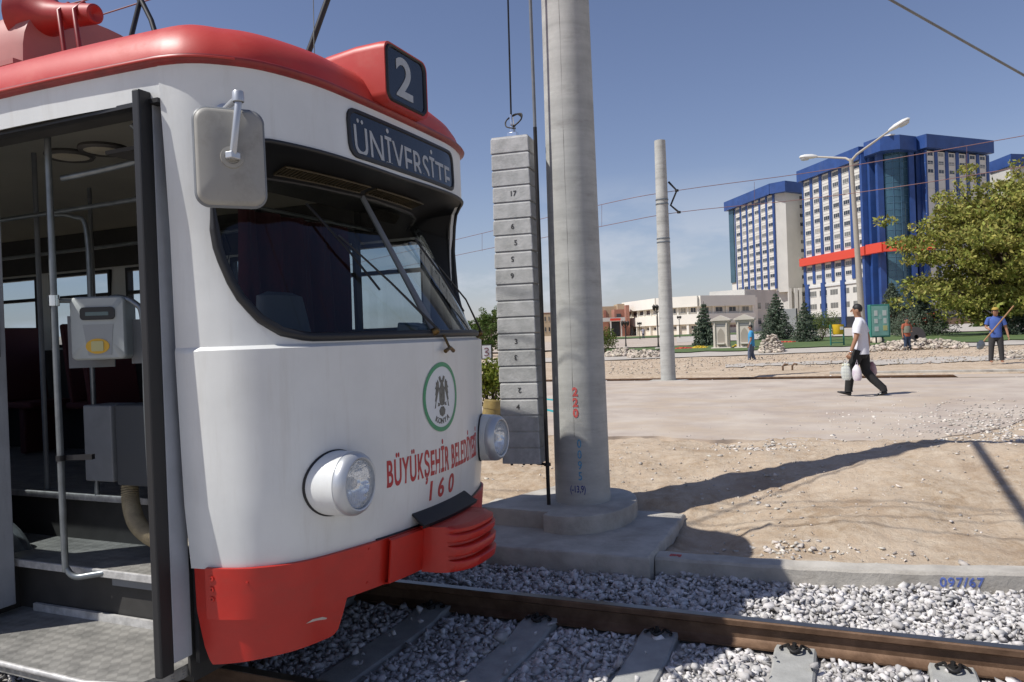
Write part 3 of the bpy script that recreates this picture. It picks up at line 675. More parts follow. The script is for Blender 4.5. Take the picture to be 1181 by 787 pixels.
# glass: ruled surface from the sill to the recessed top, cheeks at both ends
def glass_rows(S_, k0=0, k1=8):
    return [[(plan(s, zlow(s))-nrm(s, 1.8)*.012).lerp(gtop(s), k/8) for s in S_] for k in range(k0, k1+1)]
Sg = [s for s in Sw if abs(s) <= 4.2]
obj('windscreen', MB().grid(glass_rows([s for s in Sg if s <= .001])), m_glass, tram, smooth=60)
obj('windscreen', MB().grid(glass_rows([s for s in Sg if s >= -.001])), m_glass, tram, smooth=60)
for sg, mm, nm in ((-1, m_glass, 'corner_glass'), (1, m_cheek, 'visor_cheek')):
    P = []
    for k in range(9):
        f = k/8; g_ = (plan(4.2*sg, zlow(4.2*sg))-nrm(4.2*sg, 1.8)*.012).lerp(gtop(4.2*sg), f)
        row = []
        z0, z1 = zlow(4.5*sg), ztop(4.5*sg); e = plan(4.5*sg, z0+(z1-z0)*f)-nrm(4.5*sg, 2)*.01
        for j in range(4): row.append(g_.lerp(e, j/3))
        P.append(row)
    obj(nm, MB().grid(P), mm, tram, smooth=60)
# mullion, glass edge bar
low0 = plan(0, 1.70)-Vector((.005, 0, 0)); top0 = gtop(0)
obj('windscreen_mullion', MB().tube([low0, low0.lerp(top0, .5), top0], [.022, .018, .016], 8), m_greymetal, tram, smooth=60)
obj('inner_top_rail', MB().tube([gtop(s) for s in Sg], .012, 6), m_black, tram, smooth=60)
# wipers
def gl(s, f, h=.03): 
    a = (plan(s, zlow(s))).lerp(gtop(s), f); return a+Vector((.85, 0, .45)).normalized()*h
for (sa, sb, f0, f1) in ((-.15, -1.35, .0, .62), (3.0, 1.35, -.02, .50)):
    wp = obj('wiper', MB().tube([gl(sa, f0, .05), gl((sa+sb)/2, (f0+f1)/2, .06), gl(sb, f1, .05)], [.008, .006, .005], 6), m_black, tram, smooth=60)
    d = -.55 if sa < 0 else -.55
    a_, b_ = gl(sb+d*.55, min(.9, f1+.22), .025), gl(sb-d*.75, max(.12, f1-.34), .025)
    obj('wiper_blade', MB().tube([a_, (a_+b_)/2+Vector((.015, 0, 0)), b_], .007, 6), m_black, wp, smooth=60)
    wp2 = obj('wiper_pivot', MB().lathe([(.022, -.01), (.022, .02), (.012, .035), (0, .035)], gl(sa, f0, .02), (.9, 0, .4), n=14), m_brass, wp, smooth=40)
mb = MB(); p = onfront(.05, 1.65, .0)
mb.tube([onfront(.05, 1.69, .02), onfront(.05, 1.62, .03)], .008, 8); mb.tube([onfront(-.0, 1.60, .03), onfront(.05, 1.62, .035), onfront(.1, 1.60, .03)], [.012, .010, .012], 8)
obj('washer_nozzle', mb, mat('dark_brass', (.14, .085, .03), .4, metal=.7), tram, smooth=40)
# gutter and roof
def outline(z=2.97, n=.0):
    L = [Vector((x, yc-1.305+taper(x), z)) for x in np.linspace(BX, -2.85, 24)]
    L += [plan(s, 2.97) for s in np.arange(-5.85, 5.9, .15)]
    return L+[Vector((x, yc+1.305-taper(x), z)) for x in np.linspace(-2.85, BX, 24)]
OL = outline()
def off(L, d):
    out = []
    for i, p in enumerate(L):
        t = (L[min(i+1, len(L)-1)]-L[max(i-1, 0)]); n_ = Vector((t.y, -t.x, 0)).normalized(); out.append(p+n_*d)
    return out
P = [[Vector((p.x, p.y, z)) for p in off(OL, d)] for d, z in ((-.005, 2.935), (.012, 2.94), (.028, 2.950), (.032, 2.962), (.027, 2.972), (.005, 2.978), (-.02, 2.98))]
obj('gutter', MB().grid(P), m_gutter, tram, smooth=50)
P = []
for d, z in ((0, 2.974), (.004, 3.0), (.022, 3.05), (.055, 3.105), (.11, 3.155), (.20, 3.20), (.34, 3.24), (.55, 3.275), (.85, 3.30), (1.15, 3.31), (1.30, 3.312)):
    k = 1-d/1.30; row = []
    for p in OL: 
        x = p.x if p.x < -2.95 else p.x-d*.95*min(1, (p.x+2.95)/.42); row.append(Vector((x, yc+(p.y-yc)*k, z)))
    P.append(row)
obj('roof', MB().grid(P), m_roofred, tram, smooth=60)
obj('drip_rail', MB().tube([Vector((x, yc-1.34+taper(x), 2.957)) for x in np.linspace(BX, -2.87, 26)]+[p for p in off([plan(s, 2.957) for s in np.arange(-5.85, -3.5, .15)], .035)], .005, 6), m_roofred, tram, smooth=60)
# route number box
mb = MB(); P = []
def rr(y0, y1, z0, z1, r, n=6):
    o_ = []
    for cy, cz, a0 in ((y1-r, z1-r, 0), (y0+r, z1-r, 90), (y0+r, z0+r, 180), (y1-r, z0+r, 270)):
        for k in range(n+1): a = R(a0+90*k/n); o_.append((cy+r*math.cos(a), cz+r*math.sin(a)))
    return o_
fc = lambda p, x, g=0: [Vector((x, y, z)) for y, z in p]
yl = yc
yl = yc+.01; Pf = rr(yl-.232, yl+.232, 2.975, 3.315, .055)
P = [fc([(yl+(y-yl)*k, 3.18+(z-3.18)*k-dz) for y, z in Pf], x) for x, k, dz in ((-2.262, .93, 0), (-2.258, 1.0, 0), (-2.30, 1.02, 0), (-2.45, 1.03, .003), (-2.65, 1.03, .025), (-2.9, .95, .07), (-3.1, .8, .12))]
mb.grid(P, closed=True)
nb = obj('route_number_box', mb, m_roofred, tram, smooth=50)
mb = MB(); Pi = [fc([(yl+(y-yl)*k, 3.18+(z-3.18)*k) for y, z in Pf], x) for x, k in ((-2.262, .93), (-2.250, .90), (-2.256, .84), (-2.262, .83))]
mb.grid(Pi, closed=True); obj('rubber_frame', mb, m_black, nb, smooth=40)
mb = MB(); mb.add(fc([(yl+(y-yl)*.86, 3.18+(z-3.18)*.86) for y, z in Pf], -2.263), [tuple(range(len(Pf)))]); obj('number_panel', mb, m_signglass, nb)
obj('route_number', text_mb('2', .31, lambda u, v, h: Vector((-2.262+h, yl-.025+u, 3.045+v)), ext=.003, bold=.006, xs=1.22), m_letter, nb, label='white route number 2')
# destination sign on the brow
def rrf(a0, a1, z0, z1, r, h, k=1.0):
    am, zm = (a0+a1)/2, (z0+z1)/2; pts = []
    for a, z in rr(a0, a1, z0, z1, r, 6):
        pts.append((a, z))
    dense = []
    for i in range(len(pts)):
        a, b = pts[i], pts[(i+1) % len(pts)]; n_ = max(1, int(abs(a[0]-b[0])/.06))
        for q in range(n_): dense.append((a[0]+(b[0]-a[0])*q/n_, a[1]+(b[1]-a[1])*q/n_))
    return dense
DA0, DA1, DZ0, DZ1 = -.50, .74, 2.645, 2.885
DA0, DA1 = -.47, .71
def dest_loop(k, h): 
    pts = rrf(DA0-k, DA1+k, DZ0-k, DZ1+k, .055+max(0, k), h); return [onfront(a, z, h) for a, z in pts]
ds = None
A_ = dest_loop(.012, 0.0); n1 = len(A_)
loops = [dest_loop(.012, .001), dest_loop(.010, .010), dest_loop(-.008, .012), dest_loop(-.012, .003)]
L0 = min(len(l) for l in loops)
def resample(l, n):
    l = l+[l[0]]; d = [0]
    for a, b in zip(l, l[1:]): d.append(d[-1]+(b-a).length)
    return [Vector([float(np.interp(d[-1]*k/n, d, [p[c] for p in l])) for c in range(3)]) for k in range(n)]
loops = [resample(l, 90) for l in loops]
ds = obj('destination_sign', MB().grid(loops, closed=True), m_black, tram, smooth=50)
P = [[onfront(a, z, .004) for a in np.linspace(DA0-.002, DA1+.002, 24)] for z in np.linspace(DZ0+.0, DZ1-.0, 4)]
P = []
for f in np.linspace(0, 1, 9):
    z = DZ0+(DZ1-DZ0)*f; dz = max(0, .055-min(z-DZ0, DZ1-z)); ins = .055-math.sqrt(max(0, .055**2-dz**2)); P.append([onfront(a, z, .004) for a in np.linspace(DA0+ins, DA1-ins, 24)])
obj('sign_panel', MB().grid(P), m_signglass, ds, smooth=60)
obj('lettering', text_mb('ÜNİVERSİTE', .225, lambda u, v, h: onfront(.105+u, DZ0+.012+v-(u+.5)*.03, .0045+h), ext=.002, bold=.0005, width=1.07, clip=(.026, .036)), m_letter, ds, label='pale capitals reading ÜNİVERSİTE, their feet cut off by the frame')
# lettering on the front
obj('lettering', text_mb('BÜYÜKŞEHİR BELEDİYESİ', .192, lambda u, v, h: onfront(.045+u, .925+v, h), ext=.002, bold=.0035, width=1.07, space=1.12), m_redletter, tram, label='dark red town name lettering')
mb = MB()
for ch, du in (('1', -.118), ('6', -.008), ('0', .118)): t_ = text_mb(ch, .150, lambda u, v, h: onfront(du+u, .785+v, h), ext=.002, bold=.003, xs=.98); mb.add(t_.v, t_.f)
obj('fleet_number', mb, m_redletter, tram, label='red fleet number 160')
# badge: green ring, white disc, double-headed eagle, town name
bc = (.0, 1.345); Rb = .195
bd = None
P = [[onfront(bc[0]+r_*math.sin(t), bc[1]+r_*math.cos(t), h) for t in np.linspace(0, 2*math.pi, 49)[:-1]] for r_, h in ((.001, .0015), (.06, .0015), (.12, .0015), (.172, .0015))]
bd = obj('badge', MB().grid(P, closed=True), m_badge, tram, smooth=60)
P = [[onfront(bc[0]+r_*math.sin(t), bc[1]+r_*math.cos(t), .003) for t in np.linspace(0, 2*math.pi, 49)[:-1]] for r_ in (.170, Rb)]
obj('badge_ring', MB().grid(P, closed=True), m_green, bd, smooth=60)
def eagle_piece(mb, poly, h=.0038): mb.prism(poly, .002, h, lambda u, v, hh: onfront(bc[0]+u, bc[1]+v, hh))
mb = MB()
half = [[(0, .095), (.03, .10), (.022, .085), (.014, .078), (.018, .06), (.03, .05), (.03, -.02), (.02, -.045), (0, -.05)],
        [(.008, .10), (.018, .118), (.034, .112), (.030, .095), (.018, .09)],
        [(.034, .05), (.036, .085), (.048, .098), (.056, .080), (.064, .086), (.063, .066), (.076, .05), (.066, .045), (.074, .015), (.068, .012), (.078, -.02), (.070, -.022), (.082, -.06), (.072, -.056), (.068, -.03), (.058, -.01), (.046, .02), (.036, .038)],
        [(.0, -.055), (.014, -.055), (.034, -.075), (.026, -.10), (.0, -.112)],
        [(.028, -.035), (.05, -.03), (.044, -.04), (.052, -.05), (.042, -.05), (.03, -.05)]]
for p in half:
    eagle_piece(mb, p); eagle_piece(mb, [(-a, b) for a, b in p][::-1], .0036)
obj('badge_emblem', mb, m_eagle, bd)
mb = MB()
for ch, ang in zip('KONYA', (-28, -14, 0, 14, 28)):
    t_ = R(ang); c0 = (math.sin(t_)*.150, -math.cos(t_)*.150)
    mt = text_mb(ch, .042, lambda u, v, h: onfront(bc[0]+c0[0]+u*math.cos(t_)-v*math.sin(t_), bc[1]+c0[1]+u*math.sin(t_)+v*math.cos(t_), .002+h), ext=.0015, bold=.0012)
    mb.add(mt.v, mt.f)
obj('badge_lettering', mb, m_eagle, bd)
# a pale scrape and small fixings on the red apron
mb = MB(); mb.prism([(-.05, -.004), (-.02, .008), (.03, .004), (.055, -.008), (.05, -.013), (0, -.004)], 0, .001, lambda u, v, h: onfront(-.86+u, .36+v, h-.007))
obj('paint_scrape', mb, mat('bare_primer', (.5, .42, .36), .7), tram)
for a_, z_ in ((-.60, .64), (-.60, .47), (-1.10, .60), (.55, .64), (.55, .47), (-.3, .64)):
    obj('rivet', MB().lathe([(.007, .022), (.006, .026), (0, .027)], onfront(a_, z_, 0), nrm(s_of(a_, z_), z_), n=10), m_red, tram, smooth=50)
# headlights
m_refl = mat('facetted_reflector', (.80, .82, .84), .10, metal=1)
_n = m_refl.node_tree.nodes; _l = m_refl.node_tree.links; _t = _n.new('ShaderNodeTexCoord'); _v = _n.new('ShaderNodeTexVoronoi'); _v.inputs['Scale'].default_value = 26; _l.new(_t.outputs['Object'], _v.inputs['Vector']); _b = _n.new('ShaderNodeBump'); _b.inputs['Strength'].default_value = .7; _b.inputs['Distance'].default_value = .012; _l.new(_v.outputs[0], _b.inputs['Height']); _l.new(_b.outputs[0], _n['Principled BSDF'].inputs['Normal'])
def headlight(a):
    z = 1.005; s = s_of(a, z); p = plan(s, z); p = Vector((p.x, p.y, z))
    h = obj('headlight', MB().lathe([(.153, -.06), (.153, .10), (.151, .158), (.143, .162)], Vector((-2.325, p.y, z)), (1, 0, 0), n=48), m_white, tram, smooth=40)
    mb = MB(); ring = []
    for t in np.linspace(0, 2*math.pi, 49)[:-1]: ring.append(onfront(a+.152*math.cos(t), z+.152*math.sin(t), .004))
    mb.tube(ring+[ring[0], ring[1]], .007, 6, cap=False); obj('rubber_ring', mb, m_black, h, smooth=60)
    obj('bezel', MB().lathe([(.143, .158), (.149, .161), (.151, .172), (.148, .190), (.138, .207), (.124, .216), (.118, .214), (.116, .206), (.116, .17)], Vector((-2.325, p.y, z)), (1, 0, 0), n=48), m_silver, h, smooth=40)
    obj('reflector', MB().lathe([(.115, .185), (.095, .15), (.06, .13), (.02, .115), (0, .113)], Vector((-2.325, p.y, z)), (1, 0, 0), n=32), m_refl, h, smooth=60)
    obj('bulb_shield', MB().lathe([(.028, .13), (.03, .165), (.02, .18), (0, .182)], Vector((-2.325, p.y, z)), (1, 0, 0), n=18), m_silver, h, smooth=50)
    obj('lens', MB().lathe([(.116, .200), (.11, .206), (.075, .216), (.03, .221), (0, .222)], Vector((-2.325, p.y, z)), (1, 0, 0), n=32), m_headglass, h, smooth=60)
m_headglass = bpy.data.materials.new('ribbed_lens_glass'); m_headglass.use_nodes = True
_n = m_headglass.node_tree.nodes; _l = m_headglass.node_tree.links; _p = _n['Principled BSDF']; _p.inputs['Alpha'].default_value = .35; _p.inputs['Roughness'].default_value = .05; _p.inputs['Base Color'].default_value = (.85, .88, .88, 1); _p.inputs['IOR'].default_value = 1.3
_t = _n.new('ShaderNodeTexCoord'); _w = _n.new('ShaderNodeTexWave'); _w.bands_direction = 'Y'; _w.inputs['Scale'].default_value = 22; _l.new(_t.outputs['Object'], _w.inputs[0]); _b = _n.new('ShaderNodeBump'); _b.inputs['Strength'].default_value = .6; _b.inputs['Distance'].default_value = .005; _l.new(_w.outputs[1], _b.inputs['Height']); _l.new(_b.outputs[0], _p.inputs['Normal'])
headlight(-.80); headlight(.80)
# side mirror: back of housing towards us
mc = Vector((-2.245, 2.40, 2.425))
mb = MB(); nrmv = Vector((.70, -.60, .05)).normalized(); hx = Vector((0, 0, 1)).cross(nrmv).normalized(); hy = nrmv.cross(hx)
def mloop(k, h, w=.13, hh=.195): return [mc+hx*u*k+hy*v*k+nrmv*h for u, v in rr(-w, w, -hh, hh, .05, 8)]
L = [mloop(.90, -.004), mloop(.98, -.012), mloop(1.0, 0), mloop(.995, .012), mloop(.96, .022), mloop(.90, .027), mloop(.4, .032), mloop(.01, .033)]
mir = obj('side_mirror', MB().grid(L, closed=True), m_mirror_back, tram, smooth=40)
obj('mirror_glass', MB().add(mloop(.91, -.005), [tuple(range(36))]), m_chrome, mir)
obj('rubber_rim', MB().tube(mloop(1.0, 0)+mloop(1.0, 0)[:2], .009, 6, cap=False), m_greymetal, mir, smooth=60)
hub = mc+nrmv*.035-hy*.005+hx*.005
obj('mirror_joint', MB().lathe([(.046, -.006), (.044, .004), (.03, .006), (.026, .0), (.018, .0), (.018, .022), (0, .024)], hub, nrmv, n=24), m_mirror_back, mir, smooth=30)
jt = hub+nrmv*.02; topm = Vector((-2.20, 2.41, 2.665)); bs = plan(-4.0, 2.73)+nrm(-4.0, 2.73)*.01
arm = obj('mirror_arm', MB().tube([jt, jt+nrmv*.012+Vector((0, 0, .01)), topm-Vector((0, 0, .02)), topm, topm+(bs-topm)*.15, bs], [.013, .014, .014, .016, .013, .013], 12), m_silver, tram, smooth=50)
obj('arm_clamp', MB().box(jt, (.035, .05, .028)), m_silver, arm, bevel=.004)
obj('arm_clamp', MB().lathe([(.021, -.02), (.023, -.018), (.023, .018), (.021, .022), (0, .022)], topm, (0, 0, 1), n=16), m_silver, arm, smooth=30)
obj('arm_clamp', MB().lathe([(.03, -.012), (.03, .01), (.022, .014), (0, .014)], bs, nrm(-4.0, 2.73), n=16), m_silver, arm, smooth=30)
# ------------------------------------------------------------------ doorway and interior
def door_leaf(x, y0, y1, lab=None):
    mb = MB().bx(x-.018, x+.018, y0+.03, y1, .24, 2.80); d = obj('door_leaf', mb, m_doorgrey, tram, bevel=.006)
    obj('edge_rubber', MB().bx(x-.022, x+.022, y0-.045, y0+.03, .20, 2.83), m_black, d, bevel=.008)
    return d
door_leaf(-2.865, 2.54, 2.68)
d2 = door_leaf(-4.44, 2.46, 2.90)
for z0, z1 in ((1.66, 2.62),):
    obj('door_window', MB().bx(-4.420, -4.412, 2.52, 2.86, z0, z1), m_blackg, d2)
fr = MB(); fr.bx(-4.5, -2.79, 2.55, 2.60, 2.775, 2.795); fr.bx(-4.53, -4.49, 2.57, 2.64, .2, 2.79); fr.bx(-2.84, -2.815, 2.69, 2.74, .2, 2.79)
obj('door_frame', fr, m_black, tram)
obj('door_header', MB().bx(-4.5, -2.87, 2.60, 2.76, 2.80, 2.86), m_dark, tram)
# steps
st = MB().prism([(-4.5, 2.44), (-3.20, 2.40), (-2.93, 2.47), (-2.89, 2.60), (-2.89, 3.0), (-4.5, 3.0)], .13, .19, lambda u, v, h: Vector((u, v, h)))
s_ = obj('step', st, m_plate, tram)
obj('nosing', MB().tube([(-4.5, 2.435, .178), (-3.20, 2.393, .178), (-2.93, 2.455, .178)], .014, 8), m_alu, s_, smooth=60)
obj('kick_strip', MB().bx(-4.36, -2.9, 2.955, 2.975, .19, .232), m_alu, s_)
obj('riser', MB().bx(-5.2, -2.88, 2.985, 3.0, .13, .445), m_dark, tram)
s_ = obj('step', MB().bx(-5.2, -2.88, 2.945, 3.42, .446, .48), m_plate, tram)
obj('nosing', MB().bx(-5.2, -2.88, 2.925, 2.945, .445, .487), m_alu, s_, bevel=.004)
obj('kick_strip', MB().bx(-3.7, -2.9, 2.95, 2.965, .40, .443), m_greymetal, s_)
obj('riser', MB().bx(-5.2, -2.88, 3.40, 3.42, .48, .75), m_dark, tram)
s_ = obj('floor', MB().bx(BX, -2.45, 3.38, yc+1.16, .74, .77).bx(BX, -5.2, yc-1.16, 3.38, .74, .77).bx(-2.88, -2.55, yc-1.0, 3.38, .74, .77), m_plate, tram)
obj('nosing', MB().bx(-5.2, -2.88, 3.365, 3.385, .735, .775), m_alu, s_, bevel=.004)
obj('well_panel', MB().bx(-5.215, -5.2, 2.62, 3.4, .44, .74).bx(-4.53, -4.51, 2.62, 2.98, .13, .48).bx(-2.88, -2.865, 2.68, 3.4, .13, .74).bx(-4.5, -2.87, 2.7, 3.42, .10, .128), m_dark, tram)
# lining: ceiling (curved), side linings
P = []
for t in np.linspace(-.87, 1, 17):
    a = t*1.24; z = 3.10-.34*abs(t)**3
    P.append([(x, yc+a, z) for x in (BX, -6, -4, -2.75)])
obj('ceiling', MB().sheet(P, .02), m_ceil, tram, smooth=60)
lin = MB(); lin.bx(BX, -2.75, yc+1.165, yc+1.18, .77, 1.70); lin.bx(BX, -4.55, yc-1.18, yc-1.165, .77, 1.46); lin.bx(BX, -2.75, yc+1.19, yc+1.205, 2.44, 2.78); lin.bx(BX, -4.55, yc-1.205, yc-1.19, 2.5, 2.78); lin.bx(-3.40, -2.62, yc-1.05, yc+1.12, 2.66, 2.68)
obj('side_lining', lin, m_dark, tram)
# cab: dashboard, driver's seat, curtain, partition
P = []
for k, (ins, z) in enumerate(((.06, .80), (.06, 1.62), (.07, 1.675), (.32, 1.66), (.36, 1.55), (.36, .8))):
    P.append([plan(s, min(z, 1.65))*1.0+Vector((-ins, 0, 0))+Vector((0, -math.copysign(min(ins, .1), s), z-min(z, 1.65))) for s in np.arange(-4, 4.2, .5)])
obj('dashboard', MB().grid(P), m_black, tram, smooth=40)
obj('dash_display', MB().box((-2.52, 4.28, 1.72), (.16, .24, .10), (0, .2, 0)), mat('greenish_box', (.05, .09, .09), .4), tram, bevel=.01)
P = []
for f in np.linspace(0, 1, 12):
    z = 1.30+.66*f; hw = .235*(1-.35*max(0, f-.6)**1.3/.4**1.3*.6); row = []
    for t in np.linspace(0, 2*math.pi, 25)[:-1]:
        row.append((-3.02+.06*math.sin(t)-.08*f, 3.68+hw*math.copysign(abs(math.cos(t))**.7, math.cos(t)), z if f < 1 else z))
    P.append(row)
P.append([(-3.1+.0*math.sin(t), 3.68+.11*math.cos(t), 1.985) for t in np.linspace(0, 2*math.pi, 25)[:-1]])
mb = MB().grid(P, closed=True); mb.add(P[-1], [tuple(range(24))]); 
seat = obj('driver_seat', mb, m_seat, tram, smooth=50); obj('cushion', MB().bx(-3.1, -2.65, 3.44, 3.92, 1.2, 1.32).bx(-2.95, -2.82, 3.62, 3.74, .77, 1.2), m_seat, seat, bevel=.03)
P = []
for z in np.linspace(.95, 2.50, 14):
    P.append([(-3.32+.028*math.sin(26*y+.8*math.sin(3*z))+.012*math.sin(61*y), y, z) for y in np.linspace(3.60, 4.66, 90)])
obj('curtain', MB().sheet(P, .006), m_curtain, tram, smooth=80)
obj('curtain_rail', MB().tube([(-3.30, 3.2, 2.52), (-3.30, 5.0, 2.52)], .012, 8), m_steel, tram, smooth=60)
obj('cab_partition', MB().bx(-3.44, -3.41, 3.85, yc+1.17, .77, 1.62).bx(-3.44, -3.41, 3.85, 3.90, 1.62, 3.0).bx(-3.44, -3.41, yc+1.1, yc+1.17, 1.62, 3.0), m_dark, tram)
# passenger handrails
def rail_(name, pts, r=.017, m=m_steel): return obj(name, MB().tube(smooth_path(pts, 6), r, 12), m, tram, smooth=60)
obj('entrance_pole', MB().tube([(-3.92, 2.84, 2.86)]+smooth_path([(-3.935, 2.85, 1.7), (-3.93, 2.85, .60), (-3.925, 2.855, .50), (-3.88, 2.87, .455), (-3.80, 2.91, .46), (-3.72, 2.95, .47)], 5), .0175, 14), m_steel, tram, smooth=60)
rail_('grab_rail', [(-3.9, 2.9, 2.62), (-3.6, 2.98, 2.66), (-3.42, 3.02, 2.70), (-3.40, 3.0, 2.80), (-3.42, 2.95, 2.86)])
rail_('grab_rail', [(-5.5, 3.3, 2.55), (-4.6, 3.3, 2.55), (-3.4, 3.3, 2.56)], .015); rail_('grab_rail', [(-7.5, 4.5, 2.52), (-5.5, 4.5, 2.53), (-3.5, 4.5, 2.54)], .015)
rail_('grab_rail', [(-4.6, 3.35, 2.55), (-4.42, 3.36, 2.52), (-4.34, 3.38, 2.40), (-4.34, 3.38, 1.6), (-4.34, 3.38, .77)], .015)
for x, y in ((-4.9, 3.45), (-5.6, 4.4), (-6.4, 3.2), (-4.9, 4.35)): obj('stanchion', MB().tube([(x, y, .77), (x, y, 3.0)], .016, 10), m_greymetal, tram, smooth=60)
for x in (-3.6, -4.3, -5.0): 
    obj('hanging_strap', MB().tube([(x, 4.5, 2.53), (x-.02, 4.5, 2.40), (x+.02, 4.5, 2.30), (x+.06, 4.5, 2.40), (x+.01, 4.5, 2.53)], .006, 6), m_black, tram, smooth=60)
rail_('validator_stand', [(-3.86, 3.06, 1.93), (-3.75, 3.08, 1.97), (-3.62, 3.10, 1.93), (-3.575, 3.11, 1.82), (-3.575, 3.11, 1.3), (-3.575, 3.12, .80)], .0165)
rail_('validator_stand', [(-3.935, 2.86, 1.955), (-3.90, 2.95, 1.955), (-3.88, 3.05, 1.955)], .013)
obj('pole_clamp', MB().lathe([(.026, -.03), (.028, -.028), (.028, .028), (.026, .03)], (-3.935, 2.85, 1.955), n=14, cap=True), m_chrome, tram, smooth=30)
obj('pole_clamp', MB().lathe([(.024, -.015), (.024, .015)], (-3.932, 2.85, 1.10), n=12, cap=True).box((-3.86, 2.90, 1.10), (.17, .03, .028), (0, 0, R(20))), m_black, tram, smooth=30)
# ticket validator
vd = Vector((.50, -.866, 0)); vx = Vector((.866, .50, 0)); vc = Vector((-3.79, 3.0, 1.80))
def vp(u, v, h): return vc+vx*u+Vector((0, 0, 1))*v+vd*h
def vprism(poly, h0, h1): return MB().prism(poly, h0, h1, vp)
outl = rr(-.145, .145, -.175, .175, .03, 5); L = [[vp(u*k, v*k-.0, h) for u, v in outl] for k, h in ((.97, -.16), (1, -.15), (1, -.01), (.985, .006), (.94, .014), (.4, .018), (.01, .018))]
va = obj('ticket_validator', MB().grid(L, closed=True), m_valid, tram, smooth=40)
obj('display_bezel', vprism([(a*1.0, b) for a, b in rr(-.085, .095, .045, .115, .02, 4)], .012, .026), m_blackg, va)
obj('display', MB().bx(0, 0, 0, 0, 0, 0).prism([(-.055, .068), (.065, .068), (.065, .088), (-.055, .088)], .026, .028, vp), mat('lcd', (.10, .15, .15), .2), va)
obj('card_reader', vprism([(math.cos(t)*.062+.0, -.10+math.sin(t)*.042) for t in np.linspace(0, 6.28, 25)[:-1]], .014, .022), m_yellow, va)
obj('card_pad', vprism(rr(-.032, .032, -.128, -.072, .008, 3), .021, .026), mat('cream_pad', (.50, .47, .22), .5), va)
obj('face_panel', vprism([(-.075, .02), (.085, .02), (.07, -.15), (-.05, -.15)], .012, .019), mat('validator_face', (.30, .32, .32), .5), va)
obj('mounting_plate', MB().box(vp(.22, -.08, -.10), (.17, .012, .25), (0, 0, R(30))), m_greymetal, tram)
obj('backing_plate', MB().box(vp(-.12, -.07, -.2), (.25, .012, .3), (0, 0, R(30))), m_greymetal, tram)
obj('ticket_box', MB().bx(-4.10, -3.87, 3.12, 3.30, .92, 1.36), m_greymetal, tram, bevel=.008)
obj('ticket_box', MB().bx(-3.865, -3.60, 3.14, 3.34, .90, 1.36), mat('dark_box', (.05, .055, .06), .6), tram, bevel=.008)
obj('low_partition', MB().bx(-3.9, -3.42, 3.44, 3.46, .9, 1.35), m_dark, tram)
# corrugated hose
hp = smooth_path([(-3.90, 3.26, .96), (-3.86, 3.22, .80), (-3.74, 3.16, .68), (-3.58, 3.14, .61), (-3.38, 3.14, .585), (-3.05, 3.2, .58)], 26)
obj('corrugated_hose', MB().tube(hp, [.050 if i % 2 else .044 for i in range(len(hp))], 14), m_beigehose, tram, smooth=70)
# seats, ceiling lamps, machine box
def seat_(x, y, rz=0):
    b = MB().box((x, y, 1.22), (.46, .44, .06)).box((x-.2, y, 1.58), (.05, .44, .68), (0, R(-8), 0)).box((x, y, 1.0), (.08, .3, .44))
    obj('passenger_seat', b, mat('maroon_seat', (.075, .012, .014), .7), tram, bevel=.02)
for x, y in ((-5.0, 4.72), (-5.0, 4.2), (-5.9, 4.72), (-6.8, 4.72), (-7.7, 4.7), (-6.4, 2.9), (-7.4, 2.9), (-5.4, 2.9)): seat_(x, y)
for x, y in ((-3.72, 3.02), (-3.99, 3.02)):
    cl = obj('ceiling_lamp', MB().lathe([(.085, 0), (.125, -.005), (.13, -.02), (.12, -.035), (.10, -.03)], (x, y, 2.80), n=32), m_dark, tram, smooth=50)
    obj('lamp_lens', MB().lathe([(.10, -.028), (.06, -.038), (0, -.04)], (x, y, 2.80), n=24), mat('lamp_lens', (.30, .27, .20), .4, bump=1, bscale=80), cl, smooth=60)
# underframe and wheels (seen only from other positions, and shading the track)
obj('underframe', MB().bx(BX, -5.25, yc-.95, yc+.95, .42, .74).bx(-5.25, -2.55, 3.43, yc+.95, .42, .738).bx(-8.6, -5.3, yc-.6, yc+.6, .28, .5), m_dark, tram)
obj('side_skirt', MB().bx(BX, -4.53, yc-1.175, yc-1.16, .22, .67).bx(BX, -2.86, yc+1.16, yc+1.175, .22, .67), m_red, tram)
for x in (-4.9, -6.7):
    w_ = MB()
    for s in (-1, 1): w_.lathe([(.33, -.06), (.345, -.055), (.345, -.04), (.315, -.03), (.315, .06), (.10, .06)], (x, yc+s*.75, .315), (0, s, 0), n=36, cap=True)
    w_.tube([(x, yc-.75, .315), (x, yc+.75, .315)], .06, 12); obj('wheelset', w_, m_steel, tram, smooth=40)
# roof equipment: horn, housing, pantograph arms, aerials
hd = Vector((.97, .0, -.15)).normalized(); hc = Vector((-4.45, 3.2, 3.715))
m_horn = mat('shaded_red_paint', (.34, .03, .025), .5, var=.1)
horn = obj('roof_horn', MB().lathe([(.205, -.035), (.202, -.03), (.185, .0), (.15, .04), (.11, .09), (.085, .15), (.072, .23), (.062, .40), (.056, .49), (.045, .495), (.036, .49), (.0, .47)], hc, hd, n=40), m_horn, tram, smooth=50)
obj('horn_mouth', MB().lathe([(.202, -.033), (.16, .0), (.10, .05), (.05, .15), (0, .2)], hc, hd, n=40), m_red, horn, smooth=60)
for dx in (.27, .40):
    p = hc+hd*dx; obj('horn_bracket', MB().tube([p+Vector((0, 0, .07)), p+Vector((.01, -.075, 0)), Vector((p.x+.03, p.y-.05, 3.32))], .014, 8), m_gutter, horn, smooth=60)
P = []
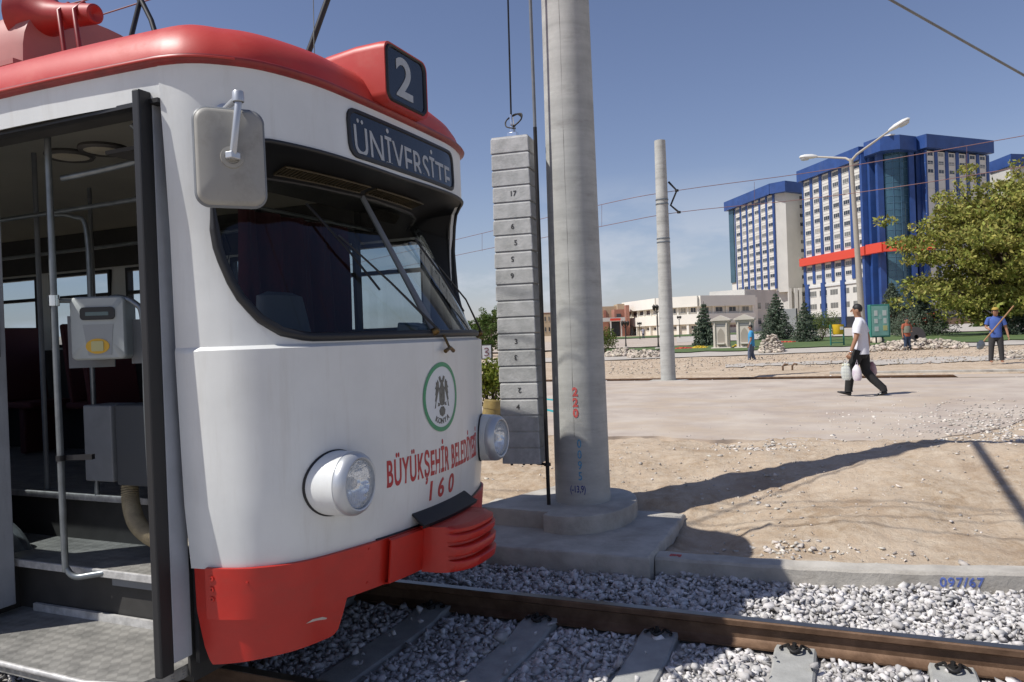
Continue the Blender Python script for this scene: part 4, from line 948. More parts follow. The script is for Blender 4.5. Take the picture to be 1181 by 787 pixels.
for x, k in ((-5.6, .9), (-5.5, 1), (-4.45, 1), (-4.38, .96)):
    P.append([(x, 3.52+.50*k*math.copysign(abs(math.cos(t))**.6, math.cos(t)), 3.38+.42*k*abs(math.sin(t))**.7) for t in np.linspace(math.pi, 0, 20)])
mb = MB().grid(P); mb.add(P[-1], [tuple(range(20))]); mb.bx(-5.6, -4.38, 2.98, 4.06, 3.36, 3.39)
obj('roof_housing', mb, mat('pinkish_faded_paint', (.42, .17, .15), .55, var=.08, vscale=3), tram, smooth=40)
obj('roof_bracket', MB().tube([(-4.05, 3.3, 3.45), (-3.9, 3.35, 3.30)], .03, 8).lathe([(.07, -.03), (.085, 0), (.07, .03)], (-4.05, 3.25, 3.38), (.3, 1, 0), n=20).tube([(-4.2, 3.3, 3.3), (-4.0, 3.3, 3.50), (-3.85, 3.34, 3.28)], .018, 8), m_gutter, tram, smooth=50)
pan = obj('pantograph', MB().tube([(-3.98, 3.86, 3.36), (-3.45, 3.86, 3.36)], .03, 8).tube([(-3.55, 3.2, 3.36), (-3.55, 4.5, 3.36)], .025, 8), m_black, tram, smooth=60)
obj('pantograph_arm', MB().tube([(-3.45, 4.25, 3.3), (-3.28, 4.32, 3.72), (-3.0, 4.4, 4.4)], .020, 8), m_black, pan, smooth=60)
obj('pantograph_arm', MB().tube([(-3.30, 4.31, 3.66), (-3.22, 4.35, 3.55), (-3.17, 4.38, 3.36)], .006, 6), m_black, pan, smooth=60)
obj('pantograph_arm', MB().tube([(-4.7, 3.9, 3.35), (-4.45, 3.95, 4.1), (-4.9, 3.98, 4.9)], .018, 8), m_black, pan, smooth=60)
obj('pantograph_arm', MB().tube([(-4.1, 3.9, 3.35), (-4.35, 3.95, 3.95), (-4.9, 3.98, 4.9)], .018, 8), m_black, pan, smooth=60)
obj('pantograph_arm', MB().tube([(-5.1, 3.0, 3.3), (-4.75, 3.0, 4.3)], .025, 8), m_black, pan, smooth=60)
obj('aerial', MB().tube([(-2.95, 3.9, 3.27), (-2.95, 3.9, 3.36), (-2.95, 3.9, 3.365), (-2.93, 3.9, 4.2)], [.014, .009, .003, .002], 8), m_black, tram, smooth=60)
# ------------------------------------------------------------------ mast foundation, mast, balance weights
fnd = thing('mast_foundation', 'stepped concrete foundation slab under the large concrete mast, half in the tram shadow', 'foundation', (-2.1, 6.0, 0))
def rough_slab(poly, z0, z1, amp=.006, r=.012):
    mb = MB(); L = []; c = Vector((sum(p[0] for p in poly)/len(poly), sum(p[1] for p in poly)/len(poly)))
    dense = []
    for i in range(len(poly)):
        a, b = Vector(poly[i]), Vector(poly[(i+1) % len(poly)]); n = max(1, int((b-a).length/.05))
        for k in range(n): dense.append(a.lerp(b, k/n)+Vector((random.uniform(-amp, amp), random.uniform(-amp, amp))))
    for k, z in ((0, z0), (0, z0+(z1-z0)*.33), (0, z0+(z1-z0)*.66), (0, z1-r), (r*.4, z1-r*.3), (r, z1)):
        L.append([Vector((p.x+(c.x-p.x)/(c-p).length*k+random.uniform(-amp, amp)*.5, p.y+(c.y-p.y)/(c-p).length*k+random.uniform(-amp, amp)*.5, z+random.uniform(-amp, amp)*.3)) for p in dense])
    mb.grid(L, closed=True); mb.add(L[-1], [tuple(range(len(dense)))]); return mb
obj('lower_slab', rough_slab([(-3.25, 5.34), (-1.33, 5.34), (-1.34, 6.73), (-3.25, 6.95)], -.25, .07, .008, .02), m_conc, fnd, smooth=35)
cx, cy, cR = -2.08, 6.40, .53
poly = [(-3.1, 6.02), (-2.42, 5.86)]+[(cx+cR*math.cos(t), cy+cR*1.0*math.sin(t)) for t in np.linspace(R(238), R(420), 26)]+[(-2.1, 7.0), (-2.9, 6.95)]
poly = [(-3.0, 5.95), (-2.30, 5.92)]+[(cx-.07+.44*math.cos(t), cy+.62*math.sin(t)) for t in np.linspace(R(-112), R(70), 26)]+[(-2.3, 7.05), (-2.62, 7.0)]
obj('upper_slab', rough_slab(poly, .06, .215, .002, .008), m_conc, fnd, smooth=35)
def mast(name, label, x, y, z0, h, r0, r1, grp=None):
    o = thing(name, label, 'mast', (x, y, z0), group=grp)
    rows = 60; prof = []
    prof = [(r0+(r1-r0)*k/rows, h*k/rows) for k in range(rows+1)]+[(r1-.01, h+.005), (r1*.75, h+.005), (r1*.72, h-.3)]
    s = obj('shaft', MB().lathe(prof, (x, y, z0), n=56), m_pole, o, smooth=50)
    return o, s
# ring marks and a mould seam on the spun concrete
_n = m_pole.node_tree.nodes; _l = m_pole.node_tree.links; _p = _n['Principled BSDF']; _t = _n.new('ShaderNodeTexCoord'); _mp = _n.new('ShaderNodeMapping'); _mp.inputs['Scale'].default_value = (.6, .6, 7.5); _l.new(_t.outputs['Object'], _mp.inputs[0])
_nz = _n.new('ShaderNodeTexNoise'); _nz.inputs['Scale'].default_value = 1.0; _nz.inputs['Detail'].default_value = 5; _nz.inputs['Roughness'].default_value = .7; _l.new(_mp.outputs[0], _nz.inputs['Vector'])
_mr = _n.new('ShaderNodeMapRange'); _mr.inputs[1].default_value = .3; _mr.inputs[2].default_value = .7; _mr.inputs[3].default_value = .84; _mr.inputs[4].default_value = 1.14; _l.new(_nz.outputs[0], _mr.inputs[0])
_h = _n.new('ShaderNodeHueSaturation'); _l.new(_mr.outputs[0], _h.inputs['Value']); _src = _p.inputs['Base Color'].links[0].from_socket; _l.new(_src, _h.inputs['Color']); _l.new(_h.outputs[0], _p.inputs['Base Color'])
mx_, my_ = -2.175, 6.44
MR0, MR1, MH = .241, .172, 8.9
mo, ms = mast('overhead_line_mast', 'tall thick grey concrete mast in the foreground with red and blue stencilled numbers', mx_, my_, .21, MH, MR0, MR1)
def onmast(ang, z, u, h):
    r = MR0+(MR1-MR0)*(z-.21)/MH; a = R(ang)+u/r; return Vector((mx_+(r+h)*math.cos(a), my_+(r+h)*math.sin(a), z))
def stencil_col(body, size, ang, ztop_, dz, m, lab_, bold=.004, xs=.9):
    mb = MB()
    for i, ch in enumerate(body):
        t = text_mb(ch, size, lambda u, v, h, i=i: onmast(ang, ztop_-i*dz+v-size*.7, u, h+.0005), ext=.002, bold=bold, xs=xs); mb.add(t.v, t.f)
    obj('stencilled_number', mb, m, mo, label=lab_)
# the mast faces the camera at about 288 degrees
FA = math.degrees(math.atan2(-my_, -mx_))
stencil_col('220', .10, FA-9, 1.215, .090, m_redsten, 'red stencilled digits 220')
stencil_col('0095', .10, FA-4, .775, .092, m_blueletter, 'blue stencilled digits 0095', bold=.001, xs=.75)
obj('handwritten_mark', text_mb('(-13,9)', .082, lambda u, v, h: onmast(FA-10, .325+v, u, h+.0005), ext=.002, bold=.001, xs=.62), m_navy, mo, label='dark blue handwritten mark (-13,9)')
seam = [onmast(FA-14+.6*math.sin(z*1.3), z, 0, -.0005) for z in np.linspace(.8, 8.5, 50)]
obj('mould_seam', MB().tube([p+Vector((random.uniform(-.002, .002), 0, 0)) for p in seam], [.0022*random.uniform(.2, 1) for _ in seam], 5), mat('dark_seam', (.12, .115, .10), .9), mo)
# guide rod
gr = thing('guide_rod', 'thin dark vertical steel guide rod between the balance weights and the large mast', 'rod', (-2.395, 6.17, .215))
obj('rod', MB().tube([(-2.395, 6.17, .215), (-2.395, 6.17, 3.45)], .0165, 10), m_clip, gr, smooth=60)
obj('upper_sleeve', MB().tube([(-2.395, 6.17, 3.45), (-2.395, 6.17, 7.5)], .0145, 10), m_greymetal, gr, smooth=60)
obj('guide_bracket', MB().tube([(-2.395, 6.17, 7.4), (-2.2, 6.35, 7.4)], .02, 8), m_clip, gr, smooth=60)
obj('guide_bracket', MB().tube([(-2.50, 6.2, .56), (-2.375, 6.17, .56)], .012, 8).lathe([(.03, -.012), (.03, .012)], (-2.395, 6.17, .56), n=12, cap=True), m_clip, gr, smooth=40)
# stack of balance weights (20 blocks hanging on one cable: they move together)
bw = thing('balance_weight', 'hanging stack of twenty grey concrete counterweight blocks beside the large mast', 'counterweight', (-2.625, 6.2, .57))
WX, WY = -2.632, 6.235; marks = {3: ('17', 0), 5: ('6', 0), 6: ('5', 0), 7: ('5', 180), 8: ('9', 0), 12: ('3', 0), 13: ('3', 180), 15: ('2', 180), 16: ('4', 0)}
rzw = R(7); bh = 2.83/20
for i in range(20):
    z = 3.395-bh*(i+.5); jit = random.uniform(-.004, .004)
    ax = Vector((math.cos(rzw), math.sin(rzw), 0)); ay = Vector((-math.sin(rzw), math.cos(rzw), 0)); c0 = Vector((WX+jit-.0, WY, z))
    P = []
    for k, zz in ((.985, -.5), (1, -.47), (.985, .36), (.95, .43), (.93, .5)):
        P.append([c0+ax*u*k+ay*v*k+Vector((0, 0, zz*bh*.99)) for u, v in rr(-.172, .172, -.12, .12, .008, 2)])
    mb = MB().grid(P, closed=True); mb.add(P[0], [tuple(range(len(P[0])))]); mb.add(P[-1], [tuple(range(len(P[0])))])
    b_ = obj('weight_block', mb, m_block, bw)
    if i in marks:
        s_, fl = marks[i]; sg = -1 if fl else 1; ox = random.uniform(-.02, .03)
        obj('painted_digit', text_mb(s_, .062, lambda u, v, h: c0+ax*(ox+sg*u)-ay*(.1205+h)+Vector((0, 0, sg*(v-.022))), ext=.001, bold=.001), m_blk_sten, b_, recalc=False)
mb = MB().tube([(WX+.01, WY-.02, 3.39), (WX+.01, WY-.02, 3.50)], .03, 10).box((WX+.01, WY-.02, 3.42), (.09, .06, .05)).tube([(WX+.01, WY-.02, 3.50), (WX, WY-.02, 3.60)], .018, 8)
obj('shackle', mb, m_chrome, bw, smooth=30, bevel=.003)
mb = MB()
for k in range(3): mb.tube(smooth_path([(WX, WY-.03, 3.47+.02*k), (WX+.06, WY-.06, 3.50), (WX+.11, WY-.05, 3.55), (WX+.05+.02*k, WY-.03, 3.60), (WX-.05, WY, 3.57), (WX-.04, WY-.04, 3.50), (WX+.05, WY-.05, 3.47)], 5), .006, 6)
obj('coiled_wire', mb, m_clip, bw, smooth=60)
obj('cable', MB().tube([(WX, WY-.02, 3.58), (WX+.0, WY+.1, 8.2)], .008, 6), m_clip, bw, smooth=60)
mb = MB(); 
for u in (-.10, 0, .06): mb.tube([(WX+u, WY-.02+u*.36, .57), (WX+u, WY-.02+u*.36, .54)], .012, 8)
obj('retaining_bolt', mb, m_clip, bw, smooth=60)
# arms at the mast top: carry the wires and cast the branching shadow
ca = thing('cantilever_arm', 'steel bracket arms high on the large mast, above the photo, casting the branching shadow', 'bracket', (mx_, my_, 7))
mb = MB()
for a, b, r in (((mx_, my_, 6.5), (mx_+.1, my_-3.7, 6.0), .045), ((mx_, my_, 7.2), (mx_+.5, my_-3.2, 7.0), .03), ((mx_, my_, 7.9), (mx_+.9, my_-2.4, 7.9), .022), ((mx_+.45, my_-2.9, 7.02), (mx_+.1, my_-3.5, 6.03), .018),
                ((mx_-.5, my_+.2, 8.3), (mx_+.25, my_-.1, 8.35), .02), ((mx_-.5, my_+.05, 8.0), (mx_+.2, my_-.2, 8.0), .018)): mb.tube([a, b], r, 8)
obj('bracket_tube', mb, m_greymetal, ca, smooth=60)
cw_ = obj('overhead_wire', MB().tube([(-20, 3.82, 5.5), (20, 3.82, 5.5)], .009, 6), m_clip, smooth=60); cw_['label'] = 'contact wire above the tram track, out of the photo, shading a faint soil line'; cw_['category'] = 'wire'
cw_ = obj('overhead_wire', MB().tube([(-20, 3.82, 6.8), (20, 3.82, 6.5)], .009, 6), m_clip, smooth=60); cw_['label'] = 'upper wire above the tram track, above the photo'; cw_['category'] = 'wire'
# second mast and its bracket
m2, s2 = mast('overhead_line_mast', 'slimmer and shorter grey concrete mast standing farther back behind the far track', -4.57, 21.22, .28, 6.62, .205, .150)
obj('mast_footing', MB().box((-4.57, 21.2, .29), (1.0, .6, .03)), m_conc, m2, bevel=.01)
def m2p(px, py): v = ray(px, py); t = 21.3/v.y; return Vector((v.x*t, 21.3, ZC+v.z*t))
a1, a2, a3, a4 = m2p(771, 210), m2p(780.5, 220), m2p(773.5, 237), m2p(783, 245)
mb = MB().tube([a1, a2, a3, a4], .028, 8)
for p_ in (a2, a4): mb.lathe([(.05, -.03), (.05, .03)], p_, n=10, cap=True)
obj('wire_bracket', mb, m_clip, m2, smooth=60)
mb = MB()
for z, r in ((5.15, .17), (5.27, .169), (4.1, .177), (4.2, .176)): mb.lathe([(r, -.02), (r+.008, -.012), (r+.008, .012), (r, .02)], (-4.57, 21.22, z), n=32)
obj('steel_strap', mb, m_steel, m2, smooth=40)
# overhead wires
def wire(label, pts, r, name='overhead_wire'):
    o = obj(name, MB().tube(pts, r, 6), mat('wire_copper', (.19, .10, .095), .6, metal=.3) if 'brown' in label else m_greymetal, smooth=60); o['label'] = label; o['category'] = 'wire'
def wz(px, py, y): v = ray(px, py); t = y/v.y; return (v.x*t, y, ZC+v.z*t)
U = [wz(300, 330, 34), wz(520, 278, 26), wz(690, 237, 21.6), tuple(a2), wz(928, 200, 21.6), wz(1060, 178, 21), wz(1230, 148, 20.4)]
D_ = [wz(300, 343, 34), wz(520, 296, 26), wz(690, 262, 21.6), tuple(a4), wz(928, 230, 21.6), wz(1060, 212, 21), wz(1230, 184, 20.4)]
wire('upper thin brown catenary wire of the far track', smooth_path(U, 5), .009); wire('lower thin brown contact wire of the far track', smooth_path(D_, 5), .009)
for px, u_, d_ in ((556, (556, 269), (556, 290)), (694, (694, 236), (694, 261)), (870, (870, 210), (870, 237)), (1115, (1115, 168.5), (1115, 203))):
    wire('thin brown dropper linking the two wires at '+{556: 'the far left, behind the weights', 694: 'the large mast edge', 870: 'the gap before the left tower', 1115: 'the right end, over the tree'}[px], [wz(*u_, 21.6), wz(*d_, 21.6)], .005, 'dropper_wire')
wire('thick grey wire crossing the sky in the top right corner', [W(1020, -4, 8)+(W(1020, -4, 8)-W(1181, 87, 8.8))*6, W(1020, -4, 8), W(1181, 87, 8.8), W(1181, 87, 8.8)-(W(1020, -4, 8)-W(1181, 87, 8.8))*8], .014)
wire('upper thin brown wire above the tram roof horn', [W(60, 30, 7), W(118, 17, 6.6), W(178, -2, 6.3), W(260, -30, 6), W(600, -150, 5), W(1200, -400, 4)], .006); wire('lower thin brown wire rising from the tram roof horn', [W(90, 26, 5.6), W(116, 17.5, 5.5), W(200, -10, 5.3)][:0] or [W(60, 10, 6.4), W(100, 0, 6.2), W(150, -14, 6), W(500, -130, 5), W(1200, -420, 4)], .006)
# ------------------------------------------------------------------ people
m_skin = mat('skin', (.33, .17, .10), .6, var=.05); m_hair = mat('black_hair', (.012, .010, .009), .6)
def skin_mesh(verts, edges, radii, sub=2, root=0):
    me = bpy.data.meshes.new('t'); me.from_pydata([tuple(v) for v in verts], edges, []); me.update()
    o = bpy.data.objects.new('t', me); C.objects.link(o)
    sk = o.modifiers.new('s', 'SKIN'); sk.use_smooth_shade = True
    for i, r in enumerate(radii):
        d = me.skin_vertices[0].data[i]; d.radius = r if isinstance(r, tuple) else (r, r); d.use_root = (i == root)
    su = o.modifiers.new('u', 'SUBSURF'); su.levels = sub; su.render_levels = sub
    dg = bpy.context.evaluated_depsgraph_get(); ev = o.evaluated_get(dg); m2_ = bpy.data.meshes.new_from_object(ev)
    mb = MB(); mb.add([v.co.copy() for v in m2_.vertices], [tuple(p.vertices) for p in m2_.polygons])
    bpy.data.objects.remove(o); bpy.data.meshes.remove(m2_); return mb
def person(loc, rz, h, J, top, trou, shoe, label, cap=None, sleeves=True, extra=None):
    """local frame: facing +X, Y left. J: joints in units of the standing height"""
    p = thing('person', label, 'person', loc, rz); cr_ = math.cos(rz); sr_ = math.sin(rz)
    def T(v): v = Vector(v)*h; return Vector((v.x*cr_-v.y*sr_, v.x*sr_+v.y*cr_, v.z))+Vector(loc)
    def O(name, mb, m, sm=60, par=p): 
        mb2 = MB(); mb2.add([T(v) for v in mb.v], mb.f); o = obj(name, mb2, m, par, smooth=sm); return o
    # rotate empties carry rz: keep children unrotated relative to world
    p.rotation_euler = (0, 0, 0)
    j = {k: Vector(v) for k, v in J.items() if len(v) == 3}
    V = []; E_ = []; Rr = []
    def a(v, r, par=None):
        V.append(Vector(v)); Rr.append(r); 
        if par is not None: E_.append((par, len(V)-1))
        return len(V)-1
    pel = a(j['pelvis'], .055); wst = a(j['waist'], .055, pel); ch = a(j['chest'], .060, wst); nk = a(j['neck'], .034, ch); 
    hd0 = a(j['head']-Vector((0, 0, .03)), .038, nk); hd1 = a(j['head']+Vector((.004, 0, .012)), .052, hd0); a(j['head']+Vector((-.002, 0, .052)), .046, hd1)
    for s in 'lr':
        sh = a(j['sh'+s], .036, ch); el = a(j['el'+s], .025, sh); wr = a(j['wr'+s], .017, el)
        d = (j['wr'+s]-j['el'+s]).normalized(); pm = a(j['wr'+s]+d*.025, .019, wr)
        hp_ = a(j['hp'+s], .052, pel); kn = a(j['kn'+s], .033, hp_); an = a(j['an'+s], .021, kn)
    body = O('body', skin_mesh(V, E_, Rr), m_skin)
    # fingers, face
    for s in 'lr':
        d = (j['wr'+s]-j['el'+s]).normalized(); w_ = j['wr'+s]+d*.03; mb = MB()
        for k in range(4):
            o_ = Vector((.0, 0, 0))+Vector((1, 0, 0))*(k-1.5)*.0105*1.0; c_ = w_+o_; L_ = (.040, .046, .043, .034)[k]
            mb.tube([c_, c_+d*L_*.5, c_+d*L_*.8+Vector((-.003, 0, -.002))*1.0+Vector((0, (-1 if s == 'l' else 1)*.010, 0)), c_+d*L_*.95+Vector((0, (-1 if s == 'l' else 1)*.02, 0))], [.0062, .0058, .0054, .0042], 6)
        mb.tube([w_-d*.012+Vector((.012, 0, 0)), w_+d*.008+Vector((.026, 0, 0)), w_+d*.022+Vector((.028, 0, 0))], [.0066, .006, .0045], 6)
        O('fingers', mb, m_skin, par=body)
    hd = j['head']; f = MB()
    f.tube([hd+Vector((.050, 0, .022)), hd+Vector((.059, 0, .0)), hd+Vector((.052, 0, -.006))], [.006, .009, .008], 8)
    for s in (-1, 1): f.lathe([(0, -.006), (.014, -.003), (0.019, .002), (.012, .005), (0, .004)], hd+Vector((-.004, s*.054, .004)), (0, s, 0), n=10)
    f.tube([hd+Vector((.044, -.012, -.028)), hd+Vector((.050, 0, -.028)), hd+Vector((.044, .012, -.028))], .0035, 6)
    O('face', f, m_skin, par=body)
    e = MB()
    for s in (-1, 1): e.lathe([(0, -.004), (.006, 0), (0, .004)], hd+Vector((.050, s*.018, .014)), (1, 0, 0), n=8)
    O('eyes', e, m_hair, par=body)
    hr = MB(); P = []
    for k in range(9):
        ph = math.pi/2*(k/8)*1.35; row = []
        for t in np.linspace(0, 2*math.pi, 21)[:-1]:
            front = max(0, math.cos(t)); lim = ph*(1-.34*front); kk = 1-.09*(k/8)**2
            row.append(hd+Vector((-.006+.0555*kk*math.sin(lim)*math.cos(t), .054*kk*math.sin(lim)*math.sin(t), .024+.058*math.cos(lim))))
        P.append(row)
    hr.grid(P, closed=True); O('hair', hr, m_hair)
    if cap:
        cp = MB().lathe([(.056, 0), (.058, .01), (.050, .034), (.03, .048), (0, .052)], hd+Vector((-.004, 0, .045)), n=20); cp.prism([(.03, -.035), (.075, -.025), (.09, 0), (.075, .025), (.03, .035)], .045, .050, lambda u, v, hh: hd+Vector((u, v, hh)))
        O('cap', cp, cap)
    # shirt: torso + short sleeves; trousers: hips + legs
    def loft(rows):
        P = []
        for c_, rx, ry, w_ in rows:
            P.append([Vector((c_[0]+rx*math.cos(t)*(1+w_*math.sin(5*t+c_[2]*30)), c_[1]+ry*math.copysign(abs(math.sin(t))**.85, math.sin(t))*(1+w_*math.cos(4*t+c_[2]*20)), c_[2])) for t in np.linspace(0, 2*math.pi, 29)[:-1]])
        mb = MB().grid(P, closed=True); mb.add(P[0], [tuple(range(28))]); mb.add(P[-1], [tuple(range(28))]); return mb
    px_, wx_, cx_, nx_ = j['pelvis'].x, j['waist'].x, j['chest'].x, j['neck'].x
    shp = loft([((px_-.002, 0, .452), .080, .106, .035), ((px_, 0, .50), .079, .104, .03), ((wx_, 0, .56), .074, .096, .025), ((wx_, 0, .62), .073, .095, .02), ((cx_-.003, 0, .69), .077, .101, .012), ((cx_-.004, 0, .755), .073, .107, 0), ((cx_-.006, 0, .795), .060, .100, 0), ((nx_-.006, 0, .822), .046, .066, 0), ((nx_, 0, .838), .037, .040, 0), ((nx_+.004, 0, .848), .036, .037, 0)])
    for s in 'lr':
        e1 = j['sh'+s].lerp(j['el'+s], .68 if sleeves else .2); m1 = j['sh'+s].lerp(j['el'+s], .3); inn = j['sh'+s]*1.0; inn.y *= .62; inn.z += .004; shp.tube([inn, j['sh'+s]+Vector((0, 0, -.004)), m1, e1], [.034, .040, .041, .043], 14)
    O('shirt', shp, top)
    tr_ = loft([((px_, 0, .405), .050, .075, 0), ((px_, 0, .44), .066, .088, 0), ((px_, 0, .50), .070, .092, 0), ((px_, 0, .555), .066, .086, 0)])
    for s in 'lr':
        h_, k_, a_ = j['hp'+s], j['kn'+s], j['an'+s]; tr_.tube([h_+Vector((0, 0, .02)), h_.lerp(k_, .3), h_.lerp(k_, .8), k_, k_.lerp(a_, .4), a_+Vector((0, 0, .03)), a_+Vector((0, 0, -.002))], [.060, .062, .050, .047, .044, .040, .042], 16)
    O('trousers', tr_, trou)
    for s in 'lr':
        an = j['an'+s]; tl = J.get('pitch'+s, (0,))[0] if 'pitch'+s in J else 0
        mb = MB(); P = []
        for x, w_, z0, z1 in ((-.032, .014, 0, .034), (-.024, .021, 0, .046), (0, .023, 0, .044), (.045, .024, 0, .032), (.085, .025, 0, .024), (.105, .018, .002, .018), (.112, .006, .006, .012)):
            row = []
            for t in np.linspace(0, 2*math.pi, 13)[:-1]:
                zz = (z0+z1)/2+(z1-z0)/2*math.sin(t); q = Vector((x, w_*math.cos(t), zz-.04)); q = Matrix.Rotation(tl, 3, 'Y') @ q; row.append(an+q)
            P.append(row)
        mb.grid(P, closed=True); mb.add(P[0], [tuple(range(12))]); mb.add(P[-1], [tuple(range(12))]); O('shoe', mb, shoe)
    if extra: extra(p, T, j, O)
    return p
def cloth(name, c, v=.10): return mat(name, c, .85, var=v, vscale=5, bump=.4, bscale=14)
base = dict(pelvis=(0, 0, .50), waist=(.0, 0, .60), chest=(.005, 0, .735), neck=(.0, 0, .835), head=(.015, 0, .915),
            shl=(0, .105, .795), shr=(0, -.105, .795), ell=(-.01, .135, .625), elr=(-.01, -.135, .625), wrl=(.02, .145, .48), wrr=(.02, -.145, .48),
            hpl=(0, .05, .48), hpr=(0, -.05, .48), knl=(.01, .055, .27), knr=(.01, -.055, .27), anl=(-.01, .06, .04), anr=(-.01, -.06, .04))
def W2(px, py_feet, D):      # ground point that projects to this column at depth D
    v = ray(px, py_feet); return Vector((v.x*D, v.y*D, ZC+v.z*D))
# man in white shirt: mid-stride, walking to the left, bags in his hand
ml = W2(995, 456, 14.62); ml.z = ZC+ray(995, 457).z*14.62
J = dict(base); J.update(anl=(.135, .03, .05), knl=(.11, .045, .275), anr=(-.20, -.03, .052), knr=(-.035, -.045, .265), hpl=(.02, .05, .48), hpr=(-.01, -.05, .48),
         wrl=(.09, .15, .475), ell=(.035, .14, .62), wrr=(-.05, -.14, .47), elr=(-.06, -.135, .63), chest=(.01, 0, .735), head=(.03, 0, .915), neck=(.012, 0, .838))
J['pitchl'] = (-.25,); J['pitchr'] = (.25,)
m_bag = bpy.data.materials.new('thin_plastic'); m_bag.use_nodes = True; _p = m_bag.node_tree.nodes['Principled BSDF']; _p.inputs['Base Color'].default_value = (.72, .76, .74, 1); _p.inputs['Alpha'].default_value = .55; _p.inputs['Roughness'].default_value = .3
def bag(T, top, w, hgt_, m, par, label, cat='bag', contents=None):
    P = []
    for f, k in ((0, .25), (.12, .55), (.3, .9), (.6, 1.05), (.85, 1.0), (1, .7)):
        P.append([T(top+Vector((w*k*math.cos(t)*(1+.1*math.sin(3*t+f*5)), w*.55*k*math.sin(t)*(1+.12*math.cos(2*t+f*9)), -.05-(hgt_-.05)*f))) for t in np.linspace(0, 2*math.pi, 17)[:-1]])
    mb = MB().grid(P, closed=True); mb.add(P[-1], [tuple(range(16))])
    root = thing('carrier_bag', label, cat, T(top-Vector((0, 0, hgt_))))
    obj('bag_skin', mb, m, root, smooth=60)
    obj('bag_handles', MB().tube([T(top+Vector((-w*.3, 0, -.06))), T(top+Vector((-.005, 0, .0))), T(top+Vector((w*.3, 0, -.06)))], .006, 6), m, root, smooth=60)
    return root
def bags(p, T, j, O):
    wl = j['wrl']+Vector((.012, 0, -.055)); wr = j['wrr']+Vector((0, 0, -.055)); wr2 = j['wrl']+Vector((-.01, .015, -.055))
    r1 = bag(T, wl+Vector((.035, .03, 0)), .050, .235, m_bag, p, 'clear plastic bag filled with pale egg-sized goods held by the man in the white shirt')
    mb = MB()
    for a in range(3):
        for b in range(5): mb.lathe([(0, -.018), (.014, -.012), (.017, 0), (.012, .013), (0, .018)], wl+Vector((.012+.024*a, .03, -.075-.034*b)), n=10)
    mb2 = MB(); mb2.add([T(v) for v in mb.v], mb.f); o = obj('bag_contents', mb2, mat('cream_goods', (.55, .55, .42), .7), r1, smooth=60)
    r2 = bag(T, wr2+Vector((-.05, .03, -.02)), .045, .22, mat('white_bag', (.72, .70, .70), .4, col2=(.45, .35, .45), vscale=6), p, 'bulging white printed plastic bag behind the clear bag in the man\'s hand')
    r3 = bag(T, wr+Vector((-.04, .02, 0)), .045, .20, mat('dusky_bag', (.30, .13, .15), .5, col2=(.50, .42, .42), vscale=6), p, 'dusky red plastic bag held by the far hand of the man in the white shirt')
    mb = MB(); mb.lathe([(.0185, -.006), (.021, -.004), (.021, .004), (.0185, .006)], j['wrl']-Vector((.004, 0, -.012)), (.15, 0, -1), n=14); O('wristwatch', mb, m_chrome)
wdir = math.atan2(cr.y, cr.x)+math.pi
person((ml.x, ml.y, ml.z-.0), wdir-R(30), 1.76, J, cloth('white_shirt', (.66, .66, .70), .05), cloth('black_trousers', (.014, .014, .014)), m_blackg, 'man in white short-sleeved shirt and black trousers walking left with plastic bags', extra=bags)
# man in blue shirt
D = 33.5; bl = W2(867.5, 420, D)
J = dict(base); J.update(anl=(.06, .03, .045), knl=(.05, .05, .27), anr=(-.07, -.03, .05), knr=(-.0, -.05, .27), wrl=(.05, .15, .48)); J['pitchl'] = (-.1,); J['pitchr'] = (.15,)
def bagb(p, T, j, O): bag(T, j['wrr']+Vector((.02, -.03, -.04)), .05, .2, mat('dark_check_bag', (.10, .03, .05), .6, col2=(.25, .2, .22), vscale=12), p, 'small dark red bag held by the man in the blue shirt')
person(bl, wdir-R(25), 1.72, J, cloth('sky_blue_shirt', (.05, .27, .50), .08), cloth('grey_blue_jeans', (.08, .10, .15)), m_black, 'man in bright sky blue shirt and grey jeans walking left on the bare ground', extra=bagb)
# worker with shovel
D = 23.8; wk = W2(1149.5, 418, D)
J = dict(base); J.update(anl=(-.01, .085, .04), anr=(-.01, -.085, .04), knl=(.0, .075, .27), knr=(.0, -.075, .27), head=(.035, 0, .905), wrr=(.05, -.10, .60), elr=(-.01, -.15, .64), wrl=(.03, .19, .46), ell=(-.02, .165, .62))
def shovel(p, T, j, O):
    t = thing('shovel', 'long wooden shovel held slanting by the worker in the blue shirt', 'shovel', T((.1, -.3, .2)))
    a = T(Vector((.10, .03, .845))); b = T(Vector((.10, -.40, .33))); v = W(1169, 353, 23.5); u = W(1134, 394.5, 23.2); obj('handle', MB().tube([u, v], .022, 10), mat('wood_handle', (.30, .16, .07), .6), t, smooth=60)
    d = (u-v).normalized(); sidev = d.cross(Vector((.4, -.9, 0))).normalized()
    P = [[u+d*k+sidev*w_*s_+Vector((.0, -.03*(1-abs(s_)), 0)) for s_ in (-1, -.5, 0, .5, 1)] for k, w_ in ((-.02, .03), (.03, .11), (.18, .12), (.27, .07), (.30, .01))]
    obj('blade', MB().sheet(P, .004), m_steel, t, smooth=60)
    mb = MB().box(T(Vector((.092, 0, .735))), (.05, .32, .10), (0, 0, math.atan2(1, 0)+wkr-R(90))); obj('chest_print', mb, mat('pale_print', (.45, .45, .40), .8), p) if False else None
wkr = math.atan2(-wk.y, -wk.x)
person(wk, wkr+R(8), 1.70, J, cloth('royal_blue_shirt', (.05, .10, .32), .12), cloth('dark_grey_trousers', (.035, .033, .034)), mat('tan_boots', (.26, .12, .07), .8), 'worker in royal blue shirt and yellow cap holding a long shovel', cap=mat('mustard_cap', (.38, .26, .05), .8), extra=shovel)
